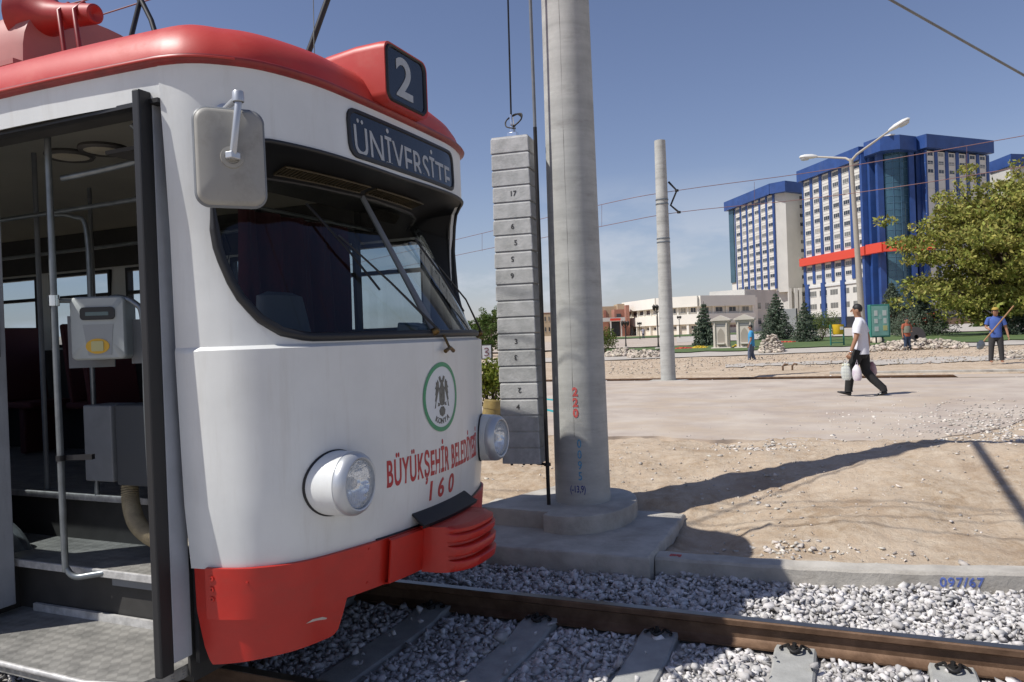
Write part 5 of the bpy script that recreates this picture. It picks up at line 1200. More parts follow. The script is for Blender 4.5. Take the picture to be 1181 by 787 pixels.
# second worker: dark, orange shirt, grey vest
D = 37.5; w2 = W2(1046.5, 406, D)
J = dict(base); J.update(anl=(-.01, .08, .04), anr=(-.0, -.07, .04), wrl=(.08, .10, .60), ell=(.0, .15, .62))
def vest(p, T, j, O):
    O('vest', MB().lathe([(.108, 0), (.112, .06), (.110, .14), (.095, .2)], Vector((0, 0, .56)), n=18), cloth('grey_green_vest', (.16, .17, .13)))
person(w2, math.atan2(-w2.y, -w2.x)+R(35), 1.66, J, cloth('rust_shirt', (.30, .08, .04)), cloth('dark_jeans', (.03, .05, .09)), m_black, 'small dark worker in rust red shirt and grey vest beside the green notice board', extra=vest)
# tiny pedestrian far away
D = 118; w3 = W2(742, 386.5, D); w3.z = hgt(w3.x, w3.y)+.15
person(w3, wdir+R(90), 1.7, dict(base), cloth('pale_top', (.3, .3, .34)), cloth('dark_skirt', (.05, .06, .09)), m_black, 'tiny distant pedestrian in front of the long cream building')
# ------------------------------------------------------------------ background buildings
m_bw = mat('cream_facade_panel', (.60, .585, .54), .8, var=.04, vscale=.3); m_bblue = mat('blue_cladding', (.022, .062, .215), .45, var=.12, vscale=.4)
m_bgrey = mat('pale_grey_wall', (.52, .51, .48), .85, var=.06, vscale=.15); m_bglass = mat('blue_curtain_glass', (.05, .11, .15), .12, var=.15, vscale=.3, metal=.3)
m_win = mat('dark_window_glass', (.035, .04, .05), .1); _n = m_win.node_tree.nodes; _l = m_win.node_tree.links; _oi = _n.new('ShaderNodeObjectInfo'); _rp = _n.new('ShaderNodeValToRGB'); _rp.color_ramp.interpolation = 'CONSTANT'; _rp.color_ramp.elements[0].color = (.03, .035, .045, 1); _rp.color_ramp.elements[1].position = .45; _rp.color_ramp.elements[1].color = (.075, .08, .085, 1)
for _q, _c in ((.7, (.16, .16, .15, 1)), (.88, (.30, .28, .24, 1))): _e = _rp.color_ramp.elements.new(_q); _e.color = _c
_l.new(_oi.outputs['Random'], _rp.inputs[0]); _l.new(_rp.outputs[0], _n['Principled BSDF'].inputs['Base Color'])
dusty(m_bw, (.5, .5, .12), .5, .75, .35, (.40, .38, .34)); dusty(m_bblue, (.4, .4, .1), .5, .75, .3, (.06, .09, .18)); dusty(m_bgrey, (.3, .3, .08), .5, .75, .3, (.40, .38, .35))
m_bred = mat('red_band_cladding', (.60, .06, .03), .5); m_wframe = mat('white_window_frame', (.62, .62, .6), .5)
m_plinth = mat('brown_stone_plinth', (.30, .21, .14), .85, var=.15, vscale=.6)
def PT(px, D): v = ray(px, 375); return Vector((v.x*D, v.y*D, 0))
def zt(px, py, D): return ZC+ray(px, py).z*D
GZ = lambda p: hgt(p.x, p.y)-.5
class Face:
    def __init__(s, A, B, depth=None):
        s.A, s.B = A, B; s.d = (B-A); s.L = s.d.length; s.d.normalize(); s.n = Vector((s.d.y, -s.d.x, 0))
        if s.n.dot(-A) < 0: s.n = -s.n
    def slab(s, mb, u0, u1, z0, z1, o0, o1):
        P = [s.A+s.d*u+s.n*o+Vector((0, 0, z)) for u in (u0, u1) for o in (o0, o1) for z in (z0, z1)]
        mb.add(P, [(0, 1, 3, 2), (4, 6, 7, 5), (0, 4, 5, 1), (2, 3, 7, 6), (0, 2, 6, 4), (1, 5, 7, 3)]); return mb
def poly_prism(pts, z0, z1):
    mb = MB(); mb.prism([(p.x, p.y) for p in pts], z0, z1); return mb
winn = [0]
def slabs(name, f, spans, z0, z1, o0, o1, m, root):
    for u0, u1 in spans: q_ = MB(); f.slab(q_, u0, u1, z0, z1, o0, o1); obj(name, q_, m, root)
def windows(face, root, u0, u1, z0, z1, nu, nz, w=.52, h=.46, limit=100, wtype=2, out=.02):
    stuff = MB()
    for i in range(nu):
        for j in range(nz-1, -1, -1):
            uc = u0+(u1-u0)*(i+.5)/nu; zc_ = z0+(z1-z0)*(j+.56)/nz; hw = (u1-u0)/nu*w/2; hh = (z1-z0)/nz*h/2
            mb = MB()
            for k in range(wtype):
                a = uc-hw+2*hw*k/wtype+.06; b = uc-hw+2*hw*(k+1)/wtype-.06; face.slab(mb, a, b, zc_-hh, zc_+hh, out-.05, out+.01)
            if winn[0] < limit:
                o = obj('window', mb, m_win, root); winn[0] += 1
                face_m = MB(); face.slab(face_m, uc-hw-.05, uc+hw+.05, zc_-hh-.10, zc_-hh, out, out+.10); obj('sill', face_m, m_wframe, o)
            else: stuff.add(mb.v, mb.f)
    if stuff.v: obj('windows', stuff, m_win, root, kind='stuff')
# right tower: left facade, recess with curved glass, right facade
tB = thing('office_tower', 'large blue and cream tower with curved glass front and red band behind the street lamp', 'building', PT(1076, 190))
a, b = PT(931, 222), PT(1000, 195); H = ZC+44.5
f1 = Face(a, b); back = PT(1010, 40)
q = [PT(1006, 196), PT(1022, 190), PT(1044, 187.5), PT(1062, 191)]; c0, c1 = PT(1073, 186.5), PT(1145, 195.5); f2 = Face(c0, c1)
obj('wall', poly_prism([a, b, b+back, a+back], 1, H-3.4), m_bw, tB); obj('wall', poly_prism([c0, c1, c1+back, c0+back], 1, H-3.4), m_bw, tB)
obj('dark_recess', poly_prism([b+f1.n*-.5, PT(1012, 198), PT(1066, 195), c0+back*.1, c0+back, b+back], 0, H-3.5), mat('deep_blue_cladding', (.008, .02, .10), .4), tB)
mb = MB(); gp = smooth_path([q[0]+Vector((0, 0, 0)), q[1], q[2], q[3]], 5); mb.grid([[Vector((p.x, p.y, z)) for p in gp] for z in np.linspace(5, H-3.2, 30)]); cg = obj('curtain_wall', mb, m_bglass, tB, smooth=40)
mb = MB()
for z in np.arange(6, H-3.5, 1.65): mb.tube([Vector((p.x, p.y, z))+Vector((.2, -.3, 0))*.3 for p in gp], .045, 4)
for p in gp[::2]: mb.tube([Vector((p.x, p.y, 5))+Vector((.06, -.12, 0)), Vector((p.x, p.y, H-3.3))+Vector((.06, -.12, 0))], .07, 4)
obj('glazing_bars', mb, mat('blue_grey_bars', (.06, .13, .20), .4), cg)
for px_, w_, D_ in ((1003, 3.4, 194), (1011, 2.6, 192.5), (1020, 2.4, 189.5), (1056, 2.2, 188.5), (1064, 2.0, 189.5), (1071, 2.6, 189)):
    p = PT(px_, D_); obj('blue_pier', MB().box((p.x, p.y, H/2-1), (w_*.6, 1.2, H-2.5), (0, 0, YAW-R(90))), m_bblue, tB)
# cap
cap = MB()
for A_, B_, dz in ((a, b, -.1), (c0, c1, .3)):
    ff = Face(A_, B_); ff.slab(cap, -.8, ff.L+.8, H-3.2+dz, H+dz, -6, 1.3)
gq = [PT(1003, 191), PT(1022, 185.5), PT(1045, 184), PT(1064, 186.5)]
cap2 = poly_prism(gq+[gq[-1]+back*.6, gq[0]+back*.6], H-3.3, H+.1); cap.add(cap2.v, cap2.f); obj('parapet', cap, m_bblue, tB)
rim = MB(); Face(PT(1003, 191.5), PT(1024, 186)).slab(rim, 1, 8, H+.1, H+.4, -2, -.6); obj('roof_edge', rim, m_wframe, tB)
# pilasters and rows
zr = ZC+8.0+6.6   # red band
def face_detail(f, root, ncol, z0, z1, nz, piers=True, wpier=.27, edge=1.0):
    cw = f.L/ncol
    slabs('pilaster', f, [(max(0, cw*i-cw*wpier/2), min(f.L+.4, cw*i+cw*wpier/2)) for i in range(ncol+1)], z0, z1, -.2, .22, m_bblue, root)
    lines = MB()
    for k in range(1, nz): z = z0+(z1-z0)*k/nz; f.slab(lines, 0, f.L, z-.07, z+.07, -.1, .05)
    obj('panel_joints', lines, m_bgrey, root)
for i in range(1): pass
zb = zt(934, 307, 221)
winn[0] = 0
face_detail(f1, tB, 6, zb+2.2, H-3.2, 8)
cw = f1.L/6
for i in range(6): windows(f1, tB, cw*i+cw*.15, cw*(i+1)-cw*.15, zb+2.2, H-3.2, 1, 8, w=.82, h=.40, limit=75, wtype=3)
face_detail(f2, tB, 6, 3, H-3.2, 13)
cw2 = f2.L/6
for i in range(6): windows(f2, tB, cw2*i+cw2*.15, cw2*(i+1)-cw2*.15, 3+13*2.6, H-3.2, 1, 3, w=.7, h=.42, limit=96, wtype=2)
rb = MB(); f1.slab(rb, -.5, f1.L+.9, zb, zb+2.2, -.2, 1.5)
Face(b, PT(1008, 191)).slab(rb, 0, 3, zb, zb+2.2, -.2, 1.4); 
prev = PT(1004, 190.5)
for px_, D_x in ((1022, 185), (1045, 183.5), (1064, 186.3), (1080, 184)):
    nx_ = PT(px_, D_x); Face(prev, nx_).slab(rb, -.1, (nx_-prev).length+.1, zb, zb+2.3, -1, .6); prev = nx_
obj('red_band', rb, m_bred, tB)
z2 = zt(940, 328, 220)
slabs('pilaster', f1, [(cw*i-cw*.14, cw*i+cw*.14) for i in range(7)], z2, zb-.02, -.2, .22, m_bblue, tB)
for i in range(6): windows(f1, tB, cw*i+cw*.15, cw*(i+1)-cw*.15, z2+.4, zb, 1, 2, w=.8, h=.40, limit=100, wtype=3)
slabs('blue_pier', f1, [(cw*i-cw*.2, cw*i+cw*.2) for i in (.25, 2, 4, 6)], 1, z2, -.6, .5, m_bblue, tB)
lb = MB(); f1.slab(lb, .5, f1.L, z2-1.2, z2-.6, -.2, .3); obj('sill_band', lb, m_wframe, tB)
winn[0] = 0
windows(f1, tB, 1, f1.L-1, z2-8.5, z2-1.3, 5, 2, w=.7, h=.40, limit=4, wtype=3)
slabs('ground_floor_glazing', f1, [(1, f1.L)], .5, 3.6, .02, .3, m_win, tB); slabs('ground_floor_glazing', f2, [(0, f2.L)], 2.2, 5.6, .02, .3, m_win, tB)
pl = MB(); f2.slab(pl, -1, f2.L+6, -.5, 2.1, .1, 3.5); obj('plinth', pl, m_plinth, tB)
cn_ = MB(); cn_.box(tuple(PT(1048, 181)+Vector((0, 0, zt(1048, 369, 181)))), (9, 7, 2.6), (0, 0, YAW-R(90))); obj('entrance_canopy', cn_, m_bred, tB, bevel=.1)
# left tower
tA = thing('office_tower', 'left blue and cream tower with a blank pale end wall and narrow windows', 'building', PT(897, 245))
a, b = PT(846, 272), PT(897, 241); b2, b3 = PT(911, 239), PT(932, 243.5); fA = Face(a, b); back = PT(905, 35)
zA = zt(870, 337, 255)
obj('wall', poly_prism([a, b, b+back, a+back], zA, H-3.0), m_bw, tA)
obj('end_wall', poly_prism([b, b2, b3, b3+back, b+back], zA-1, H-3.1), m_bgrey, tA)
obj('base_wall', poly_prism([PT(868, 262), PT(898, 243), PT(911, 240.5), PT(931, 245), b3+back, PT(868, 262)+back], -1, zA), m_bgrey, tA)
cap = MB(); fA.slab(cap, -1.2, fA.L+.3, H-3.2, H, -6, 1.5); c2_ = poly_prism([b+fA.n*1.5, PT(911, 236.5), PT(932, 241), b3+back, b+back], H-3.2, H+.05); cap.add(c2_.v, c2_.f); obj('parapet', cap, m_bblue, tA)
winn[0] = 0; f_ = fA; ncol = 6; z0_, z1_ = zA+.2, H-3.2; u00 = f_.L*.13
sub = Face(a+f_.d*u00, b); face_detail(sub, tA, 6, z0_, z1_, 11, wpier=.24)
cw = sub.L/6
for i in range(6): windows(sub, tA, cw*i+cw*.12, cw*(i+1)-cw*.12, z0_, z1_, 1, 11, w=.8, h=.40, limit=66, wtype=2)
gs = MB(); f_.slab(gs, 0, u00-.6, z0_+4, z1_, 0, .4); obj('glass_strip', gs, m_bglass, tA)
fE = Face(b2, b3); windows(fE, tA, fE.L*.72, fE.L*.98, zA-9, H-3.2, 1, 14, w=.75, h=.4, limit=90, wtype=2)
cp_ = MB(); 
for px_ in (912, 919, 924): p = PT(px_, 239); obj('column', MB().box((p.x, p.y, zA/2), (.9, .9, zA), (0, 0, YAW)), m_bgrey, tA)
# third tower at the right edge
tC = thing('office_tower', 'third blue topped pale tower cut off by the right edge, behind the big tree', 'building', PT(1190, 205))
a, b = PT(1146.5, 213), PT(1171, 203.5); b2 = PT(1260, 210); fC = Face(a, b); back = PT(1230, 35); HC = H-1.6
obj('wall', poly_prism([a, b, b2, b2+back, a+back], 0, HC-2.8), m_bgrey, tC)
cap = poly_prism([a+Vector((0, -1, 0)), b+Vector((0, -1.5, 0)), b2+Vector((0, -1.5, 0)), b2+back, a+back], HC-3, HC); obj('parapet', cap, m_bblue, tC)
fC2 = Face(b, b2); winn[0] = 0; windows(fC2, tC, 1, fC2.L, 6, HC-3.4, 7, 12, w=.5, h=.4, limit=84)
# long cream two-storey building
lb_ = thing('campus_building', 'long low cream two-storey building with jutting bands and rows of small windows', 'building', PT(806, 186))
pts_ = [(722.5, 214), (760.5, 193), (806, 187), (868, 195)]; HH = zt(806, 341.3, 187)
P_ = [PT(*p) for p in pts_]; winn[0] = 0
m_cream = mat('warm_cream_wall', (.66, .61, .52), .85, var=.05, vscale=.3); m_cream2 = mat('pale_cream_band', (.74, .71, .64), .8, var=.03, vscale=.3)
for i, (p, q_) in enumerate(zip(P_, P_[1:])):
    f = Face(p, q_); w_ = MB(); f.slab(w_, 0, f.L, -1, HH-.2, -14, 0); obj('wall', w_, m_cream, lb_)
    bn = MB(); f.slab(bn, -.2, f.L+.2, HH-2.6, HH, -1, 1.1); obj('parapet', bn, m_cream2, lb_)
    z1b = HH-4.4; bn = MB(); f.slab(bn, -.2, f.L+.2, z1b-2.4, z1b, -1, .9); obj('band', bn, m_cream2, lb_)
    n_ = max(4, int(f.L/4.2)); 
    slabs('pillar', f, [(f.L*k/n_-.28, f.L*k/n_+.28) for k in range(n_+1)], -.5, z1b-2.3, -.2, .7, m_cream2, lb_); slabs('mullion', f, [(f.L*k/n_-.15, f.L*k/n_+.15) for k in range(n_+1)], z1b, HH-2.5, -.2, .35, m_cream2, lb_)
    windows(f, lb_, 0, f.L, z1b-.1, HH-2.5, n_, 1, w=.52, h=.55, limit=100, wtype=2); windows(f, lb_, 0, f.L, 1.2, z1b-2.4, n_, 1, w=.5, h=.34, limit=100, wtype=2)
# link block and entrance block
lk = thing('campus_building', 'plain cream link block between the long low building and the left tower', 'building', PT(866, 200))
f = Face(PT(860, 196), PT(900, 210)); w_ = MB(); f.slab(w_, 0, f.L, -1, zt(862, 361, 197)+6, -10, 0); obj('wall', w_, m_bgrey, lk)
w_ = MB(); f.slab(w_, 2.2, 4.8, -1, zt(862, 343, 197), -4, 1.0); obj('stair_turret', w_, m_cream2, lk)
winn[0] = 0; windows(f, lk, 5, f.L, 1, 9, 3, 2, w=.5, h=.4)
en = thing('campus_building', 'red brick and beige entrance building with a grey canopy left of the long cream building', 'building', PT(708, 200))
m_brk = mat('salmon_brick', (.36, .17, .12), .85, var=.1, vscale=.8); m_beige = mat('beige_render', (.42, .33, .22), .85, var=.08, vscale=.5)
def blk(name, px0, px1, y_t, D0, m, dep=8, zb_=-1, parent=en):
    f = Face(PT(px0, D0), PT(px1, D0)); w_ = MB(); f.slab(w_, 0, f.L, zb_, zt((px0+px1)/2, y_t, D0), -dep, 0); return obj(name, w_, m, parent)
blk('beige_wall', 693, 713, 353.5, 214, m_beige); blk('beige_wall', 713, 726, 350.5, 212, m_beige); blk('brick_wall', 709, 721, 357, 208, m_brk); blk('brick_wall', 694, 702, 366, 207, m_brk)
blk('brick_pier', 722.5, 726.5, 352, 205, m_brk, 3); blk('canopy', 690, 721, 366.5, 200, m_bgrey, 6, zt(700, 371, 200)); blk('red_sign', 704, 716, 367.3, 199, m_bred, .3, zt(710, 370, 199)); blk('dark_entrance', 705, 715, 371, 205.5, m_win, .5)
for px_ in (704, 716): blk('column', px_, px_+1.2, 371, 199.5, m_bgrey, .5)
blk('window', 711.5, 716.5, 362, 207.8, m_win, .3, zt(714, 366, 207.8)); blk('window', 696.5, 699.5, 358, 213.7, m_brk, .3, zt(698, 366, 213.7))
blk('glazed_wall', 680, 694, 355, 222, m_bw); 
# ------------------------------------------------------------------ vegetation
def leaf_mat(name, c, c2, isl=.35):
    m = mat(name, c, .75, col2=c2, vscale=1.2, island=isl, spec=.25); n = m.node_tree.nodes; l = m.node_tree.links; p = n['Principled BSDF']
    tr = n.new('ShaderNodeBsdfTranslucent'); mxs = n.new('ShaderNodeMixShader'); mxs.inputs[0].default_value = .3; out = n['Material Output']
    src = p.inputs['Base Color'].links[0].from_socket; l.new(src, tr.inputs[0]); l.new(p.outputs[0], mxs.inputs[1]); l.new(tr.outputs[0], mxs.inputs[2]); l.new(mxs.outputs[0], out.inputs[0]); return m
m_bark = mat('bark', (.09, .065, .045), .9, var=.3, vscale=4)
m_locust = leaf_mat('yellow_green_leaves', (.24, .26, .05), (.34, .32, .09), .45); m_spruce = leaf_mat('blue_green_needles', (.10, .135, .09), (.15, .185, .135), .25)
m_bush = leaf_mat('bush_leaves', (.08, .12, .02), (.13, .16, .04)); m_poplar = leaf_mat('mid_green_leaves', (.06, .11, .02), (.11, .15, .04)); m_cyp = leaf_mat('bright_conifer', (.07, .14, .02), (.10, .17, .03))
m_yel = leaf_mat('yellow_green_bush', (.20, .22, .03), (.10, .14, .02))
def leaves(name, centers, size, m, parent, jitter, aspect=.5, per=1, drop=0):
    c = np.repeat(np.asarray(centers, float), per, axis=0); N = len(c); c = c+rng.normal(size=(N, 3))*jitter
    d = rng.normal(size=(N, 3)); d[:, 2] -= drop; d /= np.linalg.norm(d, axis=1)[:, None]; e = np.cross(d, rng.normal(size=(N, 3))); e /= np.linalg.norm(e, axis=1)[:, None]
    s = size*rng.uniform(.6, 1.4, N)[:, None]; V = np.stack([c-d*s, c+e*s*aspect, c+d*s, c-e*s*aspect], 1).reshape(-1, 3)
    o0 = np.array(rootloc(parent)); return np_obj(name, V-o0, np.arange(N*4).reshape(-1, 4), m, parent=parent)
def broad_tree(name, label, base, h, rad, m, nl=26, leaf=.10, per=60, trunk=.16, flat=.55, crown0=.3, cat='tree', layered=0, seed=1, group=None, squash=1):
    random.seed(seed); t = thing(name, label, cat, base, group=group); b = Vector(base); mb = MB(); cl = []
    top = b+Vector((random.uniform(-.05, .05)*h, 0, h*.8)); mb.tube([b-Vector((0, 0, .3)), b.lerp(top, .35), b.lerp(top, .7), top], [trunk, trunk*.8, trunk*.5, trunk*.12], 8)
    for k in range(nl):
        f = crown0+(1-crown0)*((k+.5)/nl); ang = k*2.4+random.uniform(-.4, .4); prof_ = math.sin(math.pi*min(1, (f-crown0)/(1-crown0)*.80+.16))**.6; r_ = rad*prof_*random.uniform(.65, 1.08)
        s0_ = b.lerp(top, min(1, f*.95)); e_ = b+Vector((math.cos(ang)*r_, math.sin(ang)*r_, h*f+random.uniform(-.05, .07)*h)); mid = s0_.lerp(e_, .5)+Vector((0, 0, .06*h*(.5-f)))
        mb.tube([s0_-Vector((0, 0, h*.08)), mid, e_], [trunk*.3, trunk*.16, trunk*.04], 5)
        for q_ in range(7):
            g = random.uniform(.35, 1.05); c_ = s0_.lerp(e_, g)+Vector((random.gauss(0, 1), random.gauss(0, 1), random.gauss(0, .5)))*rad*.13
            cl.append((c_, rad*random.uniform(.09, .17)))
    obj('trunk', mb, m_bark, t, smooth=60)
    pts_ = []
    for c_, r_ in cl:
        n_ = per; v = rng.normal(size=(n_, 3)); v /= np.linalg.norm(v, axis=1)[:, None]; v *= (r_*rng.uniform(.35, 1.1, n_)**.5)[:, None]; v[:, 2] *= flat; pts_.append(np.array(c_)+v)
    leaves('crown', np.concatenate(pts_), leaf, m, t, leaf*.4); return t
def spruce(label, base, h, rad, m=None, seed=3, dens=1.0, name='spruce_tree'):
    random.seed(seed); t = thing(name, label, 'tree', base); b = Vector(base); mb = MB().tube([b-Vector((0, 0, .2)), b+Vector((0, 0, h))], [.03*h, .004*h], 8); pts_ = []
    L_ = int(h*3.6)
    for k in range(L_):
        f = k/L_; z = h*(.08+.90*f); r0_ = rad*(1-f)**.85; nb_ = int(9-4*f)
        for i in range(nb_):
            an = i*6.283/nb_+k*.7+random.uniform(-.2, .2); r_ = r0_*random.uniform(.72, 1.12); e_ = b+Vector((math.cos(an)*r_, math.sin(an)*r_, z-.10*r_+.05*r_*r_)); s_ = b+Vector((0, 0, z+.05*r_)); mb.tube([s_, e_], [.02, .006], 4, cap=False)
            n_ = int(95*dens*(r_/rad)**.8)+26
            g = rng.uniform(.12, 1.0, n_)[:, None]; p_ = np.array(s_)*(1-g)+np.array(e_)*g; p_[:, :2] += rng.normal(size=(n_, 2))*(.16*r_*(1.2-g)+.02); p_[:, 2] -= np.abs(rng.normal(size=n_))*.10*r_; pts_.append(p_)
    obj('trunk', mb, m_bark, t); leaves('crown', np.concatenate(pts_), .105*max(1, h/5) if h > 2.2 else .09, m or m_spruce, t, .03, aspect=.36, drop=.4); return t
def bush(name, label, base, r_, h, m, n_=1400, leaf=.05, cat='bush', lumps=9, seed=5):
    random.seed(seed); t = thing(name, label, cat, base); b = Vector(base); P = []; st_ = MB()
    for k in range(lumps):
        an = random.uniform(0, 6.28); rr_ = r_*random.uniform(.1, .7); c_ = np.array((b.x+math.cos(an)*rr_, b.y+math.sin(an)*rr_, b.z+h*random.uniform(.35, .75))); v = rng.normal(size=(n_//lumps, 3)); v /= np.linalg.norm(v, axis=1)[:, None]; v *= rng.uniform(.4, 1.1, (n_//lumps, 1))**.6; v *= (r_*.45, r_*.45, h*.30); P.append(c_+v)
        st_.tube([b, Vector(c_)], [.02, .008], 4)
    obj('stems', st_, m_bark, t); leaves('foliage', np.concatenate(P), leaf, m, t, leaf*.4); return t
def at(px, py, D): v = W(px, py, D); v.z = hgt(v.x, v.y)+.03; return v
# big locust tree on the right
broad_tree('locust_tree', 'large spreading yellow-green locust tree in front of the towers at the right', at(1159, 383, 60), 11.6, 7.6, m_locust, nl=62, leaf=.17, per=100, trunk=.42, flat=.45, crown0=.17, seed=11)
broad_tree('locust_tree', 'smaller yellow-green tree cut off by the right edge, behind the large locust', at(1212, 383, 72), 14.6, 6.3, m_locust, nl=34, leaf=.18, per=55, trunk=.4, flat=.45, crown0=.3, seed=21)
spruce('dark spruce in front of the long cream building, left of the stone fountains', at(813, 398, 60), 3.5, 1.15, seed=3, dens=1.1)
spruce('blue-green spruce with layered branches, right behind the man in the blue shirt', at(896, 392, 72), 4.6, 2.0, seed=4)
spruce('thin young spruce with sparse branches, between the white panel and the yellow bin', at(929, 395, 60), 3.3, 1.1, seed=5, dens=.45)
spruce('tall spruce top rising behind the green notice board', at(1030, 385, 80), 5.6, 2.6, seed=6)
spruce('dark spreading spruce just right of the green notice board', at(1063, 388, 66), 4.0, 2.9, seed=7)
spruce('dense dark spruce at the right edge beyond the worker', at(1188, 388, 58), 3.6, 2.2, seed=8, dens=1.3)
bush('bush', 'round green bush between the spruces, far behind the white panel', at(912, 385, 95), 2.0, 2.6, m_bush, 1600, .10, seed=31)
bush('bush', 'loose dark shrub with yellow-green shoots between the yellow bin and the street lamp', at(948, 395, 62), 2.0, 2.5, m_bush, 2800, .055, seed=32, lumps=14)
bush('bush', 'round green bush behind the thin young spruce', at(936, 388, 98), 2.2, 2.9, m_spruce, 1600, .10, seed=33)
for k, px_ in enumerate((1074, 1079, 1084, 1090)): 
    spruce(['leftmost small bright conifer of the row right of the dark worker', 'second small bright conifer of the row right of the dark worker', 'third small bright conifer of the row right of the dark worker', 'fourth, rightmost small bright conifer of the row right of the dark worker'][k], at(px_, 383, 100), (1.7, 2.0, 1.8, 1.4)[k], .55, m_cyp, seed=40+k, name='dwarf_conifer')
for k, px_ in enumerate((1126, 1131.5, 1141)): 
    spruce(['leftmost dwarf conifer by the brown plinth, left of the worker with the shovel', 'middle dwarf conifer by the brown plinth, left of the worker with the shovel', 'dwarf conifer nearest the worker with the shovel, by the brown plinth'][k], at(px_, 380, 110), (1.7, 1.3, 1.5)[k], .5, m_cyp, seed=50+k, name='dwarf_conifer')
# trees and things seen in the gap between tram and weights
broad_tree('street_tree', 'slender green tree seen between the tram and the hanging weights', at(567, 399, 46), 3.0, 1.15, m_poplar, nl=22, leaf=.06, per=34, trunk=.05, flat=.9, crown0=.3, seed=61)
broad_tree('street_tree', 'wider green tree peeking out behind the tram windscreen corner', at(550, 399, 55), 2.6, 1.6, m_poplar, nl=22, leaf=.08, per=40, trunk=.08, flat=.8, crown0=.15, seed=62)
bush('bush', 'yellow-green leafy bush between the tram nose and the hanging weights', tuple(at(563, 470, 14)), .55, .95, m_yel, 2400, .04, seed=63, lumps=12)
bush('bush', 'low dark round bush just right of the large mast, far off', at(697, 401, 50), 1.0, 1.7, m_bush, 1500, .06, seed=64)
# hills
mb = MB(); rows = []
for k in range(8):
    row = []
    for i in range(90):
        an = R(100)+R(60)*i/89; d = 1500+160*k; rz_ = (38+14*math.sin(i*.33)+9*math.sin(i*.9+1)+4*math.sin(i*2.3))*math.sin(math.pi*min(1, k/5)/2) if k < 6 else 0
        row.append((math.cos(an)*d, math.sin(an)*d, rz_))
    rows.append(row)
mb.grid(rows); obj('hills', mb, mat('dry_hills', (.30, .25, .20), .95, var=.15, vscale=.02), smooth=60, kind='structure')
for k, (px0, px1, yt, D) in enumerate(((618, 640, 362, 420), (540, 556, 378, 300))):
    t = thing('distant_building', ['faraway pale buildings glimpsed between the weights and the mast', 'faraway brick building behind the tree left of the weights'][k], 'building', PT(px0, D)); blk('wall', px0, px1, yt, D, (m_beige, m_brk)[k], 12, parent=t); blk('roof', px0-.3, px1+.3, yt-1.2, D-.2, m_brk, 12.4, zt(px0, yt, D), parent=t)
    f = Face(PT(px0, D-.1), PT(px1, D-.1)); winn[0] = 0; windows(f, t, 0, f.L, 1.5, zt(px0, yt, D)-.5, 5, 2, w=.4, h=.4, wtype=1)
# ------------------------------------------------------------------ street furniture
# lamp with two arms
lp = W(996, 390, 44); lp.z = hgt(lp.x, lp.y); lampt = thing('street_lamp', 'tall leaning grey street lamp with two arms standing before the towers', 'street lamp', lp)
topp = W(981.5, 183, 43); pth = [lp, lp.lerp(topp, .5), topp]
obj('pole', MB().tube(pth, [.20, .155, .11], 14), mat('lamp_pole', (.36, .33, .28), .6, var=.06), lampt, smooth=60)
for (ex, ey, D0, ux, uy, D1) in ((1026, 151, 41, 1049, 137, 40.4), (942, 181, 44.5, 922, 182, 44.8)):
    e_ = W(ex, ey, D0); u_ = W(ux, uy, D1); ar = obj('arm', MB().tube([topp-Vector((0, 0, .15)), topp.lerp(e_, .15), e_], [.08, .065, .05], 10), mat('lamp_arm', (.40, .37, .32), .6), lampt, smooth=60)
    d = (u_-e_).normalized(); sd = d.cross(Vector((0, 0, 1))).normalized(); up = sd.cross(d); L_ = (u_-e_).length
    P = [[e_+d*L_*f+sd*w_*math.cos(t)+up*(hh_*math.sin(t)*(1 if math.sin(t) > 0 else .55)) for t in np.linspace(0, 2*math.pi, 17)[:-1]] for f, w_, hh_ in ((-.06, .06, .05), (.0, .11, .10), (.3, .19, .17), (.7, .21, .17), (.95, .16, .11), (1.02, .04, .03))]
    mb = MB().grid(P, closed=True); mb.add(P[0], [tuple(range(16))]); mb.add(P[-1], [tuple(range(16))]); lh = obj('lamp_head', mb, m_wframe, ar, smooth=60)
    P = [[e_+d*L_*f+sd*w_*math.cos(t)-up*(.07+.13*math.sin(t)*s_) for t in np.linspace(0, math.pi, 9)] for f, w_, s_ in ((.4, .05, .2), (.5, .15, .8), (.75, .17, 1), (.9, .12, .8), (.95, .04, .2))]
    obj('lamp_glass', MB().grid(P), mat('lamp_diffuser', (.45, .47, .48), .25), lh, smooth=60)
# notice board
D = 49; bp = at(1015, 396, D); nb_ = thing('notice_board', 'green framed glass notice board on two legs, behind the man in white', 'notice board', bp)
ax = Vector((cr.x, cr.y, 0)).normalized(); rot_ = math.atan2(ax.y, ax.x)+R(6); bz = bp.z; Wd, H0, H1 = 1.30, .42, 2.50
def bb_(du, dv, dz, su, sv, sz_): 
    c_ = Vector((du*math.cos(rot_)-dv*math.sin(rot_), du*math.sin(rot_)+dv*math.cos(rot_), dz)); return MB().box(Vector((bp.x, bp.y, bz))+c_, (su, sv, sz_), (0, 0, rot_))
m_gf = mat('sea_green_frame', (.04, .20, .16), .5)
fr_ = bb_(0, .05, (H0+H1)/2, Wd, .34, H1-H0); obj('cabinet', fr_, m_gf, nb_, bevel=.02); obj('backing_panel', bb_(-.02, -.125, (H0+H1)/2, Wd-.20, .02, H1-H0-.2), mat('pale_green_panel', (.22, .42, .36), .4, var=.1, vscale=2), nb_)
